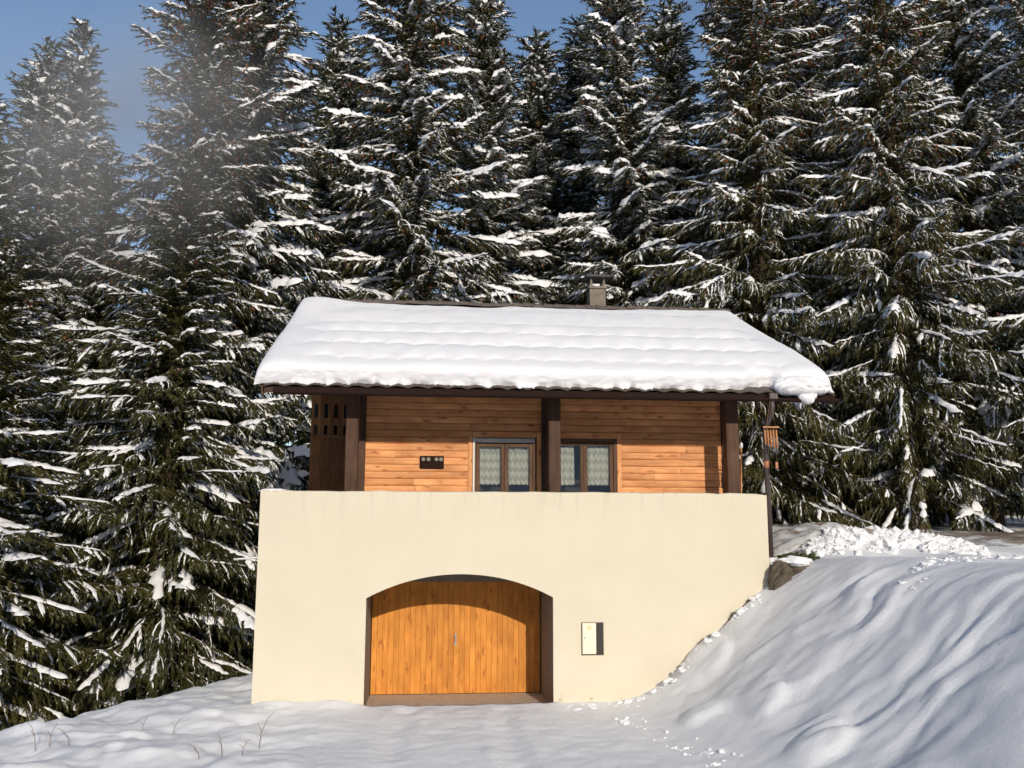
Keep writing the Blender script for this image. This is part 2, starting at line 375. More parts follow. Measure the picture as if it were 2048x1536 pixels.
# ------------------------------------------------------------------ terrain
XL, XR, ZT = -2.43, 5.33, 3.09          # garage block
GL, GR, ZS, RISE, GD = -0.833, 1.951, 1.515, 0.345, 1.5   # garage opening
def terrain(x, y, detail=True):
    x = np.asarray(x, float); y = np.asarray(y, float)
    z = np.zeros_like(x)
    # gentle rise towards the camera
    z = z + 0.10 * np.maximum(0, -4.5 - y) * sst(-4.5, -7, y)
    # ground drops away left of the house
    d = (x + 5.45) * (-0.894) + (y + 0.97) * 0.447
    dd = np.maximum(0, d + 0.5)
    z = z - 2.6 * (1 - np.exp(-(dd ** 1.5) * 0.16)) * sst(4, -3, x)
    # long slope towards the left edge
    z = z - 0.05 * np.maximum(0, -2.5 - x) * sst(0, -4, y) * 0.5
    # bank on the right
    foot = np.where(y > 0, 2.8, 2.8 + 0.03 * (-y) + 0.014 * y * y)
    foot = np.where(y > 0, 2.8 - 0.25 * np.minimum(y, 12), foot)
    w = 3.6 + 0.06 * np.maximum(0, -y) + 0.3 * np.clip(y, 0, 12)
    t = np.clip((x - foot) / w, 0, 1)
    bank = t * t * (3 - 2 * t)
    H = 2.12 + 0.05 * np.clip(y, 0, 9) + 0.05 * np.clip(y - 9, 0, 60) - 0.10 * sst(7.5, 10.5, x) * sst(4, 0, y) + 0.022 * np.clip(-0.5 - y, 0, 9)
    z = z + H * bank
    # behind the house everything climbs slowly
    z = z + 0.03 * np.maximum(0, y - 10)
    if detail:
        onb = sst(0.02, 0.35, t) * sst(1.0, 0.72, t) * sst(9, 1.0, y)
        top = sst(0.75, 1.0, t) * sst(9, 1.0, y)
        wx = fbm(x * 0.5, y * 0.5, 3, 5) * 1.2
        u = y * 1.0 + 0.30 * x + wx
        rip = vn(u * 2.2, x * 0.85 + wx, 7) * 0.9 + vn(u * 4.3 + 3, x * 1.3 + wx, 9) * 0.55 + vn(u * 8.5 + 3, x * 2.6 + wx, 12) * 0.22
        rip = np.sign(rip) * np.abs(rip) ** 0.9
        z = z + onb * rip * 0.115
        z = z + top * (vn(u * 1.6, x * 0.7, 31) * 0.10)
        z = z + onb * fbm(x * 0.9, y * 0.8, 3, 21) * 0.12 + onb * fbm(x * 6 + y * 2, y * 6 - x, 3, 81) * 0.018
        # soft pits and a slumped lip low on the bank
        z = z + sst(0.0, 0.15, t) * sst(0.6, 0.3, t) * sst(0.08, 0.3, vn(x * 1.7, y * 1.3, 45)) * 0.10
        # flat snow: wind and foot-worn relief
        flat = (1 - sst(0.0, 0.12, t)) * sst(-10, -6.5, x)
        left = sst(-0.6, -2.4, x)
        z = z + flat * (fbm(x * 0.9, y * 0.9, 4, 3) * (0.02 + 0.13 * left) + fbm(x * 3.2 + y, y * 3.2 - x, 3, 13) * (0.016 + 0.034 * left))
        ridge = 1 - np.abs(vn(x * 0.8 + 0.5 * y, y * 1.9, 61)) * 4
        z = z + flat * left * np.maximum(0, ridge) * 0.05 * sst(-0.3, -1.2, y)
        # tyre-polished strip in front of the door stays low
        z = z - 0.03 * np.exp(-((x - 0.55) / 1.4) ** 2) * sst(0.4, -0.4, y)
        # shallow snow drift against the wall foot
        z = z + 0.05 * np.exp(-(np.abs(y + 0.05) / 0.25) ** 2) * sst(-2.6, -2.2, x) * sst(-0.7, -1.2, x)
        z = z + fbm(x * 9 + 2 * y, y * 9 - 2 * x, 2, 77) * 0.012
        # ploughed ridge along the top of the bank
        z = z + 0.30 * np.exp(-((y - 0.9 - 0.25 * (x - 6)) / 0.55) ** 2) * sst(6.0, 7.0, x) * sst(10.2, 8.8, x) * (1 + .8 * fbm(x * 1.5, y * 1.5, 3, 91))
        # two faint wheel tracks leading to the door
        for tx in (-0.15, 1.25):
            cx_ = tx + 0.05 * y + 0.08 * np.sin(y * .9)
            z = z - 0.028 * np.exp(-((x - cx_) / 0.15) ** 2) * sst(-0.1, -0.6, y) * (1 + fbm(x * 5, y * 5, 2, 95))
            z = z + 0.015 * np.exp(-((np.abs(x - cx_) - .26) / 0.07) ** 2) * sst(-0.1, -0.6, y)
    z = z + 20.0 * sst(48, 140, np.hypot(x, y)) * sst(-10, -45, y)
    # garage recess
    rec = (x > GL - 0.06) & (x < GR + 0.06) & (y > 0.01) & (y < 6)
    z = np.where(rec, -0.6, z)
    return z

def axis(dense0, dense1, step, lo, hi, g=1.12):
    a = list(np.arange(dense0, dense1 + 1e-6, step))
    s = step; v = a[-1]
    while v < hi: s *= g; v += s; a.append(v)
    s = step; v = a[0]; pre = []
    while v > lo: s *= g; v -= s; pre.append(v)
    return np.array(pre[::-1] + a)
gx = axis(-7.0, 11.0, 0.055, -300, 300); gy = axis(-5.4, 2.0, 0.055, -300, 500)
XX, YY = np.meshgrid(gx, gy, indexing='xy')
ZZ = terrain(XX, YY)
nx, ny = len(gx), len(gy)
idx = np.arange(nx * ny).reshape(ny, nx)
quads = np.stack([idx[:-1, :-1], idx[:-1, 1:], idx[1:, 1:], idx[1:, :-1]], -1).reshape(-1, 4)
me = mesh_np('ground', np.stack([XX, YY, ZZ], -1).reshape(-1, 3), [quads], M['snow'], smooth=True)
tag(obj_me('ground', me), kind='structure')
def gz(x, y): return float(terrain(np.array([x]), np.array([y]))[0])

# slushy road on the terrace of ground to the right
rx = np.linspace(9.3, 30, 150); ry = np.linspace(0, 1, 40)
RX, RV = np.meshgrid(rx, ry)
RY = 2.4 + 0.06 * (RX - 9) + RV * (3.6 + 0.15 * (RX - 9)) + fbm(RX * 0.7, RV * 2, 3, 8) * 0.5
RZ = terrain(RX, RY) + 0.012 + np.maximum(0, fbm(RX * 2, RY * 2, 4, 19)) * 0.08
idx = np.arange(RX.size).reshape(RX.shape)
quads = np.stack([idx[:-1, :-1], idx[:-1, 1:], idx[1:, 1:], idx[1:, :-1]], -1).reshape(-1, 4)
tag(obj_me('road', mesh_np('road', np.stack([RX, RY, RZ], -1).reshape(-1, 3), [quads], M['road'], smooth=True)), kind='structure')

# ------------------------------------------------------------------ chalet
house = empty('chalet', (1.45, 0, 0))
tag(house, 'small wooden chalet on a cream rendered garage storey with arched door', 'house')
HX = 1.45
def H_(o):           # parent while keeping world coordinates
    o.parent = house; o.location = Vector(o.location) - Vector((HX, 0, 0)); return o

# rendered garage storey with arched opening
xc, hw = (GL + GR) / 2, (GR - GL) / 2
Rad = (hw * hw + RISE * RISE) / (2 * RISE)
def arch_z(x): return ZS + RISE - Rad + math.sqrt(max(0, Rad * Rad - (x - xc) ** 2))
N = 36
ax_ = [GL + (GR - GL) * i / N for i in range(N + 1)]
bm = bmesh.new()
ZB = -0.7
def quad(*c): bm.faces.new([bm.verts.new(p) for p in c])
cb = 0.03
ztc = ZT - cb
quad((XL, 0, ZB), (GL, 0, ZB), (GL, 0, ztc), (XL, 0, ztc))
quad((GR, 0, ZB), (XR, 0, ZB), (XR, 0, ztc), (GR, 0, ztc))
for i in range(N):
    quad((ax_[i], 0, arch_z(ax_[i])), (ax_[i + 1], 0, arch_z(ax_[i + 1])), (ax_[i + 1], 0, ztc), (ax_[i], 0, ztc))
nseg = 40
xs_ = [XL + (XR - XL) * i / nseg for i in range(nseg + 1)]
rs = np.random.default_rng(3)
zj = [rs.normal(0, 0.004) for _ in xs_]; zj[-1] = -0.03; zj[-2] = -0.006
for i in range(nseg):   # worn, softened coping
    for (ya, za, yb, zb) in ((0, -cb, 0.008, -cb * .35), (0.008, -cb * .35, 0.03, 0), (0.03, 0, 0.17, 0), (0.17, 0, 0.2, -cb), (0.2, -cb, 0.2, 2.15 - ZT)):
        k0 = 1 if za == 0 or za == -cb * .35 else 0; k1 = 1 if zb == 0 or zb == -cb * .35 else 0
        quad((xs_[i], ya, ZT + za + zj[i] * k0), (xs_[i + 1], ya, ZT + za + zj[i + 1] * k0), (xs_[i + 1], yb, ZT + zb + zj[i + 1] * k1), (xs_[i], yb, ZT + zb + zj[i] * k1))
quad((XL, 0, ZB), (XL, 0, ztc), (XL, 8.2, ztc - .9), (XL, 8.2, ZB))
quad((XR, 0, ZB), (XR, 0, ztc), (XR, 8.2, ztc - .9), (XR, 8.2, ZB))
quad((XL, 8.2, ZB), (XR, 8.2, ZB), (XR, 8.2, 2.15), (XL, 8.2, 2.15))
bmesh.ops.remove_doubles(bm, verts=bm.verts, dist=0.0005)
H_(bm_obj('garage_wall', bm, M['stucco']))
H_(box('terrace_floor', XL + .01, XR - .01, 0.205, 8.19, 2.05, 2.149, M['slate']))
# reveal of the opening
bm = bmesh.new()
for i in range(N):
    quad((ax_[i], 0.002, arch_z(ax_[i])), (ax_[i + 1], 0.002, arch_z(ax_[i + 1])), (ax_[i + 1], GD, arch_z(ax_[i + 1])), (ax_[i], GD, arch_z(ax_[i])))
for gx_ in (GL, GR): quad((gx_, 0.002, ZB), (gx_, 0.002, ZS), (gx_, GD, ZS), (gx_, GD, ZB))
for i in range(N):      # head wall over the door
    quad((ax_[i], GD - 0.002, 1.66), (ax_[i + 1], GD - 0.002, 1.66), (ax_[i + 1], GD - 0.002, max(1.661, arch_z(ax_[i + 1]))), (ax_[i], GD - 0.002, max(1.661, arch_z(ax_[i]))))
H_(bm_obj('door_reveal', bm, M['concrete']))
bm = bmesh.new()
nf_ = 24
for i in range(nf_):
    x0 = GL + (GR - GL) * i / nf_; x1 = GL + (GR - GL) * (i + 1) / nf_
    quad((x0, 0.012, -0.125), (x1, 0.012, -0.125), (x1, GD, -0.125), (x0, GD, -0.125))
bmesh.ops.remove_doubles(bm, verts=bm.verts, dist=0.0005)
H_(bm_obj('apron_slab', bm, M['floor']))

# garage door of vertical planks
gd = H_(box('garage_door', GL + 0.012, GR - 0.012, GD + 0.02, GD + 0.05, -0.13, 1.66, M['dark']))
NP = 31; pw = (GR - GL - 0.024) / NP
bm = bmesh.new()
zb_, zt_ = -0.115, 1.66
prof = [(0, 0.006), (0.002, 0.003), (0.005, 0), (pw - 0.006, 0), (pw - 0.0025, 0.003), (pw - 0.0005, 0.006), (pw - 0.0005, 0.022), (0, 0.022)]
lo = [bm.verts.new((a, b, zb_)) for a, b in prof]; hi = [bm.verts.new((a, b, zt_)) for a, b in prof]
for i in range(8): bm.faces.new((lo[i], lo[(i + 1) % 8], hi[(i + 1) % 8], hi[i]))
bm.faces.new(lo); bm.faces.new(hi)
bmesh.ops.recalc_face_normals(bm, faces=bm.faces)
plank_me = bpy.data.meshes.new('plank'); bm.to_mesh(plank_me); bm.free(); plank_me.materials.append(M['door'])
for i in range(NP):
    o = obj_me('plank', plank_me, gd); o.location = (GL + 0.012 + i * pw, GD - 0.004 + rs.normal(0, .0012), 0)
hb = bmesh.new(); add_box(hb, 0.525, 0.560, GD - 0.012, GD - 0.004, 0.64, 0.83, 0.004); add_tube(hb, [(0.543, GD - .01, .80), (0.543, GD - .045, .80), (0.543, GD - .045, .70)], 0.009, 6)
bm_obj('handle', hb, M['alu'], gd)
gd_off = Vector(gd.location)
for c in gd.children: c.location = Vector(c.location)
H_(box('garage_sill', GL + 0.004, GR - 0.004, GD - 0.05, GD + 0.06, -0.20, -0.128, M['concrete'], bev=0.006))

# meter box; a dark flat panel paints the shade of its open niche
mb = H_(box('meter_box', 2.375, 2.715, -0.010, 0.0015, 0.665, 1.145, M['niche'], bev=0.003))
box('door', 2.385, 2.590, -0.062, -0.0125, 0.69, 1.138, M['box'], mb, bev=0.006, seg=2)
box('niche_shade', 2.594, 2.706, -0.014, -0.0115, 0.675, 1.136, M['dark'], mb)
bmd = bmesh.new(); bmesh.ops.create_cone(bmd, cap_ends=True, segments=20, radius1=0.036, radius2=0.036, depth=0.004, matrix=Matrix.Translation((2.488, -0.064, 1.075)) @ Matrix.Rotation(R(90), 4, 'X'))
bm_obj('badge', bmd, M['box_mark'], mb)
box('lock', 2.410, 2.424, -0.0665, -0.0625, 0.905, 0.94, M['alu'], mb)

# upper storey: core box, then siding boards
WY, WX0, WX1 = 1.35, -1.05, 5.135
wins = [(0.79, 1.87), (2.11, 3.245)]        # frame outer x
WZ = 4.045
wall = H_(empty('wood_wall', (0, WY, 2.15))); 
bm = bmesh.new()
segs = [WX0 + .02, wins[0][0], wins[0][1], wins[1][0], wins[1][1], WX1 - .02]
def cbox(*a): add_box(bm, *a)
cbox(segs[0], segs[1], WY + .03, WY + .12, 2.16, 4.95); cbox(segs[2], segs[3], WY + .03, WY + .12, 2.16, WZ); cbox(segs[4], segs[5], WY + .03, WY + .12, 2.16, 4.95)
cbox(segs[1], segs[4], WY + .03, WY + .12, WZ, 4.95)
cbox(WX0 + .02, WX0 + .12, WY + .12, 8.1, 2.16, 4.95); cbox(WX1 - .12, WX1 - .02, WY + .12, 8.1, 2.16, 4.95); cbox(WX0 + .12, WX1 - .12, 8.0, 8.1, 2.16, 4.95)
H_(bm_obj('wall_core', bm, M['dark']))
H_(box('room_wall', WX0 + .13, WX1 - .13, 2.6, 2.65, 2.16, 4.9, M['plaster']))
BH = 0.1165
prof = [(0.03, 0.0), (0.012, 0.0), (0.004, 0.010), (0.0, 0.03), (0.0, BH - 0.03), (0.005, BH - 0.009), (0.014, BH - 0.003), (0.03, BH - 0.003)]
bm = bmesh.new()
lo = [bm.verts.new((0, a, b)) for a, b in prof]; hi = [bm.verts.new((1, a, b)) for a, b in prof]
for i in range(8): bm.faces.new((lo[i], lo[(i + 1) % 8], hi[(i + 1) % 8], hi[i]))
bm.faces.new(lo); bm.faces.new(hi)
bmesh.ops.recalc_face_normals(bm, faces=bm.faces)
board_me = bpy.data.meshes.new('board'); bm.to_mesh(board_me); bm.free(); board_me.materials.append(M['siding'])
wall_w = Vector((0, WY, 2.15))
def board(x0, x1, z):
    o = obj_me('board', board_me, wall); o.location = Vector((x0, WY + rs.normal(0, .0015), z)) - wall_w; o.scale = (x1 - x0 - 0.002, 1, 1)
TRM = 0.075
nrow = 22
for r_i in range(nrow):
    z = 2.30 + r_i * BH
    if z + BH > WZ + 0.10:
        spans = [(WX0 + .06, WX1 - .06)]
    else:
        spans = [(WX0 + .06, wins[0][0] - TRM), (wins[1][1] + TRM, WX1 - .06)]
    for a, b in spans:
        cuts = [a]
        if b - a > 4:
            cuts += sorted([a + 1.0 + rs.random() * 1.3, a + 3.0 + rs.random() * 2.0])
        elif rs.random() < 0.75: cuts.append(a + (0.25 + 0.5 * rs.random()) * (b - a))
        cuts.append(b)
        for c0, c1 in zip(cuts[:-1], cuts[1:]): board(c0, c1, z)
# corner and centre studs, trims
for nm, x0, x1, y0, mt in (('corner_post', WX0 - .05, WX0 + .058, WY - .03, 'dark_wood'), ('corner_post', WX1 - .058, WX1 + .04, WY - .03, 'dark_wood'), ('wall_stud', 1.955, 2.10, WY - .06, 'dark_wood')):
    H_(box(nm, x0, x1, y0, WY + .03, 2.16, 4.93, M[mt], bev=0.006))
for x0, x1 in ((wins[0][0] - TRM, wins[0][0]), (wins[0][1], 1.953), (wins[1][1], wins[1][1] + TRM)):
    H_(box('window_trim', x0 + .001, x1 - .001, WY - .018, WY + .029, 2.3, WZ + .098, M['trim'], bev=0.005))
H_(box('window_trim', wins[0][0], wins[0][1] - .0, WY - .014, WY + .029, WZ + .002, WZ + .098, M['siding'], bev=0.005))
H_(box('window_trim', 2.103, wins[1][1], WY - .014, WY + .029, WZ + .002, WZ + .098, M['siding'], bev=0.005))

# windows
def window(x0, x1, shutter, label):
    w = H_(empty('window', ((x0 + x1) / 2, WY, 2.3)))
    off = Vector(((x0 + x1) / 2, WY, 2.3))
    def put(o): o.parent = w; o.location = -off; return o
    bm_ = bmesh.new()
    add_box(bm_, x0, x0 + .06, WY - .01, WY + .1, 2.3, WZ, .004); add_box(bm_, x1 - .06, x1, WY - .01, WY + .1, 2.3, WZ, .004)
    add_box(bm_, x0 + .06, x1 - .06, WY - .005, WY + .1, WZ - .06, WZ, .004)
    put(bm_obj('frame', bm_, M['frame']))
    zt = WZ - .065
    if shutter:
        put(box('roller_shutter', x0 + .035, x1 - .035, WY - .035, WY - .012, WZ - .085, WZ - .012, M['alu'], bev=.008, seg=2))
        put(box('shutter_rail', x0 + .004, x0 + .034, WY - .028, WY - .011, 2.3, WZ - .005, M['white'], bev=.003))
        zt = WZ - .10
    xm = (x0 + x1) / 2
    for (a, b) in ((x0 + .062, xm - .001), (xm + .001, x1 - .062)):
        s_ = bmesh.new(); sw = .062
        add_box(s_, a, a + sw, WY + .012, WY + .06, 2.3, zt, .006); add_box(s_, b - sw, b, WY + .012, WY + .06, 2.3, zt, .006)
        add_box(s_, a + sw, b - sw, WY + .014, WY + .058, zt - .055, zt, .004); add_box(s_, a + sw, b - sw, WY + .014, WY + .058, 2.3, 2.42, .004)
        put(bm_obj('sash', s_, M['frame']))
        put(box('pane', a + sw - .004, b - sw + .004, WY + .034, WY + .040, 2.41, zt - .05, M['glass']))
        # lace: gently pleated, scalloped hem
        nxc, nzc = 40, 12
        cx0, cx1 = a + .02, b - .02
        if shutter is False and a < xm - .2: cx1 = b - .15
        cv = []
        for j in range(nzc + 1):
            for i in range(nxc + 1):
                fx_ = i / nxc; x = cx0 + (cx1 - cx0) * fx_
                hem = 3.25 + 0.025 * abs(math.sin(x * math.pi / .075))
                z = zt - .02 + (hem - zt + .02) * j / nzc
                cv.append((x, WY + .105 + .012 * math.sin(x * 60) + .006 * math.sin(x * 23 + j * .3), z))
        id_ = np.arange((nxc + 1) * (nzc + 1)).reshape(nzc + 1, nxc + 1)
        q = np.stack([id_[:-1, :-1], id_[:-1, 1:], id_[1:, 1:], id_[1:, :-1]], -1).reshape(-1, 4)
        put(obj_me('curtain', mesh_np('curtain', cv, [q], M['lace'], smooth=True)))
    return w
window(wins[0][0], wins[0][1], True, '')
window(wins[1][0], wins[1][1], False, '')

# posts
for x0, x1, nm in ((-1.255, -1.055, 'post'), (1.968, 2.165, 'post'), (4.90, 5.115, 'post')):
    H_(box(nm, x0, x1, 0.55, 0.75, 2.15, 4.86, M['dark_wood'], bev=0.012))
H_(box('purlin', -2.35, 6.35, 0.52, 0.78, 4.74, 4.90, M['dark_wood_x'], bev=0.01))

# roof
RX0, RX1 = -2.48, 6.50
EY, EZ, RY_, RZ_ = -0.05, 4.66, 4.8, 7.12
sl = math.atan2(RZ_ - EZ, RY_ - EY); SL = math.hypot(RZ_ - EZ, RY_ - EY)
cs, sn = math.cos(sl), math.sin(sl)
roof = H_(empty('roof', (2.0, 4.8, EZ)))
roff = Vector((2.0, 4.8, EZ))
def RP(o): o.parent = roof; o.location = Vector(o.location) - roff; return o
bm = bmesh.new()
th = 0.16
sec = [(EY, EZ), (RY_, RZ_), (2 * RY_ - EY, EZ), (2 * RY_ - EY, EZ - th), (RY_, RZ_ - th - .02), (EY, EZ - th + .06)]
a = [bm.verts.new((RX0 + .03, y, z)) for y, z in sec]; b = [bm.verts.new((RX1 - .03, y, z)) for y, z in sec]
for i in range(6): bm.faces.new((a[i], a[(i + 1) % 6], b[(i + 1) % 6], b[i]))
bm.faces.new(a); bm.faces.new(b)
RP(bm_obj('deck', bm, M['dark_wood_x']))
RP(box('fascia', RX0 + .18, RX1 - .02, EY - .035, EY - .002, EZ - .125, EZ - .012, M['gutter'], bev=.004))
for xx in (RX0, RX1 - .045):
    bm = bmesh.new()
    sec = [(EY, EZ + .03), (RY_, RZ_ + .03), (2 * RY_ - EY, EZ + .03), (2 * RY_ - EY, EZ - .2), (RY_, RZ_ - .2), (EY, EZ - .13)]
    a = [bm.verts.new((xx, y, z)) for y, z in sec]; b = [bm.verts.new((xx + .045, y, z)) for y, z in sec]
    for i in range(6): bm.faces.new((a[i], a[(i + 1) % 6], b[(i + 1) % 6], b[i]))
    bm.faces.new(a); bm.faces.new(b)
    RP(bm_obj('verge_board', bm, M['dark_wood_x']))
# gutter: half round
bm = bmesh.new()
gr, nh = 0.062, 8
gyc, gzc = EY - .10, EZ - .085
rings = []
for xx in np.linspace(RX0 + .2, RX1 + .02, 24):
    out = [bm.verts.new((xx, gyc + gr * math.cos(math.pi + math.pi * k / nh), gzc + gr * math.sin(math.pi + math.pi * k / nh))) for k in range(nh + 1)]
    inn = [bm.verts.new((xx, gyc + (gr - .006) * math.cos(2 * math.pi - math.pi * k / nh), gzc + (gr - .006) * math.sin(2 * math.pi - math.pi * k / nh))) for k in range(nh + 1)]
    rings.append(out + inn)
nn = len(rings[0])
for i in range(len(rings) - 1):
    for k in range(nn): bm.faces.new((rings[i][k], rings[i][(k + 1) % nn], rings[i + 1][(k + 1) % nn], rings[i + 1][k]))
bm.faces.new(rings[0]); bm.faces.new(rings[-1])
RP(bm_obj('gutter', bm, M['gutter']))
# eave tiles
tw = 0.30
bm = bmesh.new()
K = 6
for y_, dz in ((EY - .045, -.012), (EY + .33, .155)):
    pass
def tile_mesh(name, w, ln, arch, thick):
    b_ = bmesh.new(); K = 6; R0 = []
    for yy in (0, ln):
        top = [b_.verts.new((w * k / K, yy, arch * math.sin(math.pi * k / K) + thick)) for k in range(K + 1)]
        bot = [b_.verts.new((w * k / K, yy, arch * math.sin(math.pi * k / K))) for k in range(K, -1, -1)]
        R0.append(top + bot)
    n_ = len(R0[0])
    for k in range(n_): b_.faces.new((R0[0][k], R0[0][(k + 1) % n_], R0[1][(k + 1) % n_], R0[1][k]))
    b_.faces.new(R0[0]); b_.faces.new(R0[1])
    bmesh.ops.recalc_face_normals(b_, faces=b_.faces)
    me_ = bpy.data.meshes.new(name); b_.to_mesh(me_); b_.free(); me_.materials.append(M['tile']); return me_
bm.free()
et = tile_mesh('eave_tile', 0.296, 0.40, 0.035, 0.022)
nt_ = 29
for i in range(nt_):
    o = obj_me('eave_tile', et); o.location = (RX0 + .05 + i * (RX1 - RX0 - .1) / nt_, EY - .06, EZ - .018); o.rotation_euler = (sl, 0, rs.normal(0, .006)); o.scale = ((RX1 - RX0 - .1) / nt_ / .298, 1, 1); RP(o)
# ridge tiles
b_ = bmesh.new()
for k in range(9):
    pass
def ridge_mesh():
    b_ = bmesh.new(); R0 = []
    for xx, rr in ((0, .105), (0.235, .088), (0.25, .088)):
        R0.append([b_.verts.new((xx, rr * 1.15 * math.cos(math.pi * k / 8), rr * math.sin(math.pi * k / 8))) for k in range(9)] + [b_.verts.new((xx, (rr - .018) * 1.15 * math.cos(math.pi * k / 8), (rr - .018) * math.sin(math.pi * k / 8))) for k in range(8, -1, -1)])
    n_ = len(R0[0])
    for j in range(2):
        for k in range(n_): b_.faces.new((R0[j][k], R0[j][(k + 1) % n_], R0[j + 1][(k + 1) % n_], R0[j + 1][k]))
    b_.faces.new(R0[0]); b_.faces.new(R0[-1])
    bmesh.ops.recalc_face_normals(b_, faces=b_.faces)
    me_ = bpy.data.meshes.new('ridge_tile'); b_.to_mesh(me_); b_.free(); me_.materials.append(M['tile']); return me_
b_.free()
rm = ridge_mesh()
nr = 40
for i in range(nr):
    o = obj_me('ridge_tile', rm); o.location = (RX0 + .02 + i * (RX1 - RX0 - .06) / nr, RY_, RZ_ + .012 + rs.normal(0, .006)); o.rotation_euler = (0, rs.normal(0, .012), rs.normal(0, .012)); RP(o)
# chimney
ch = H_(empty('chimney', (3.68, 5.35, 6.6))); choff = Vector((3.68, 5.35, 6.6))
def CP(o): o.parent = ch; o.location = Vector(o.location) - choff; return o
CP(box('stack', 3.505, 3.855, 5.15, 5.55, 6.6, 7.69, M['chimney'], bev=.008))
CP(box('collar', 3.475, 3.885, 5.12, 5.58, 7.69, 7.745, M['chimney'], bev=.008))
for px_ in (3.52, 3.80):
    for py_ in (5.17, 5.49): CP(box('cap_pillar', px_, px_ + .045, py_, py_ + .045, 7.745, 7.93, M['chimney']))
CP(box('cap_slab', 3.42, 3.945, 5.05, 5.65, 7.93, 7.985, M['slate'], bev=.008))

# downpipe with swan neck and collar
tube_pts = [(5.42, EY - .10, EZ - .10), (5.42, EY - .10, EZ - .24), (5.405, EY - .06, EZ - .36), (5.372, 0.04, EZ - .52), (5.368, 0.06, EZ - .62), (5.385, 0.06, 2.06)]
dp = H_(tube('downpipe', tube_pts, 0.042, M['pipe'], n=10))
d1 = tube('sleeve', [(5.3705, .06, 3.60), (5.3715, .06, 3.49)], .0455, M['copper'], n=10); d1.parent = dp
d2 = tube('shoe', [(5.385, .06, 2.10), (5.386, .06, 1.98)], .052, M['white'], n=10); d2.parent = dp
d3 = tube('stub', [(5.386, .06, 1.98), (5.387, .06, 1.70)], .045, M['copper'], n=10); d3.parent = dp
bm = bmesh.new(); add_box(bm, 5.36, 5.50, EY - .17, EY - .03, EZ - .11, EZ - .01, .01); d4 = bm_obj('outlet', bm, M['pipe']); d4.parent = dp

# pierced screen of the side gallery
scr = H_(empty('gallery_screen', (-1.7, 3.6, 2.15))); soff = Vector((-1.7, 3.6, 2.15))
def SP(o): o.parent = scr; o.location = -soff; return o
sx0 = -2.17
for i in range(6):
    x0 = sx0 + i * 0.185
    b_ = bmesh.new()
    xa, xb = x0, x0 + .181
    s0, s1 = x0 + .055, x0 + .126
    add_box(b_, xa, s0, 3.58, 3.61, 2.2, 5.1); add_box(b_, s1, xb, 3.58, 3.61, 2.2, 5.1)
    for z0, z1 in ((2.2, 4.28), (4.46, 4.60), (4.86, 5.1)): add_box(b_, s0, s1, 3.582, 3.608, z0, z1)
    SP(bm_obj('board', b_, M['screen']))
SP(box('rail', sx0, sx0 + 1.11, 3.545, 3.577, 4.21, 4.26, M['screen'], bev=.005))
SP(box('backing', sx0 + .02, sx0 + 1.1, 3.75, 3.77, 2.2, 5.1, M['dark']))

# white overflow spout on the left flank
H_(tube('overflow_spout', [(-2.41, .45, 2.10), (-2.86, .45, 2.065)], .016, M['white'], n=8))

# ------------------------------------------------------------------ snow on the roof
na, nb_ = 340, 140
ua = np.linspace(0, 1, na); ub = np.linspace(0, 1, nb_)
U, Vv = np.meshgrid(ua, ub)
# concentrate samples at rims
def ease(t, k): return np.where(t < .5, 0.5 * (2 * t) ** k, 1 - 0.5 * (2 * (1 - t)) ** k)
UX = ease(U, 1.35); VS = Vv ** 1.9
X0, X1 = RX0 - .10, RX1 - .02
xw = X0 + (X1 - X0) * UX
rag = fbm(xw * 5, xw * 0 + 1.3, 4, 41) * 0.075 + fbm(xw * 19, xw * 0 + 4.1, 3, 43) * 0.05
S0 = -0.02 + fbm(xw * 1.1, xw * 0 + 1.3, 2, 41) * .05 + 0.16 * sst(4.95, 5.2, xw) * sst(5.65, 5.45, xw)
S0 = S0 - 0.05 * sst(-1.9, -2.5, xw) + 0.10 * sst(5.6, 6.0, xw)
S1 = SL - 0.16 + fbm(xw * 1.2, xw * 0, 3, 47) * 0.16 + 0.26 * sst(-1.2, -1.9, xw) + .15 * sst(4.7, 5.4, xw)
S = S0 + (S1 - S0) * VS
inner = (S - S0)
dr = np.clip(inner / 0.30, 0, 1); edge_f = np.sqrt(1 - (1 - dr) ** 2)
dt = np.clip((S1 - S) / 0.5, 0, 1); edge_t = 0.25 + 0.75 * np.sqrt(1 - (1 - dt) ** 2)
dlx = np.clip((xw - X0) / 0.34, 0, 1); drx = np.clip((X1 - xw) / 0.34, 0, 1)
ed = np.sqrt(1 - (1 - dlx) ** 2) * np.sqrt(1 - (1 - drx) ** 2)
base = 0.34 - 0.27 * sst(0.2, SL, S) + 0.07 * sst(-1.5, -2.3, xw) * sst(3.5, 5, S)
ends = sst(X0 + .25, X0 + 1.2, xw) * sst(X1 - .25, X1 - 1.0, xw)
P_ = 0.47
rows = [0.30, 1.18, 2.10, 3.10, 4.6]
pil = np.zeros_like(S)
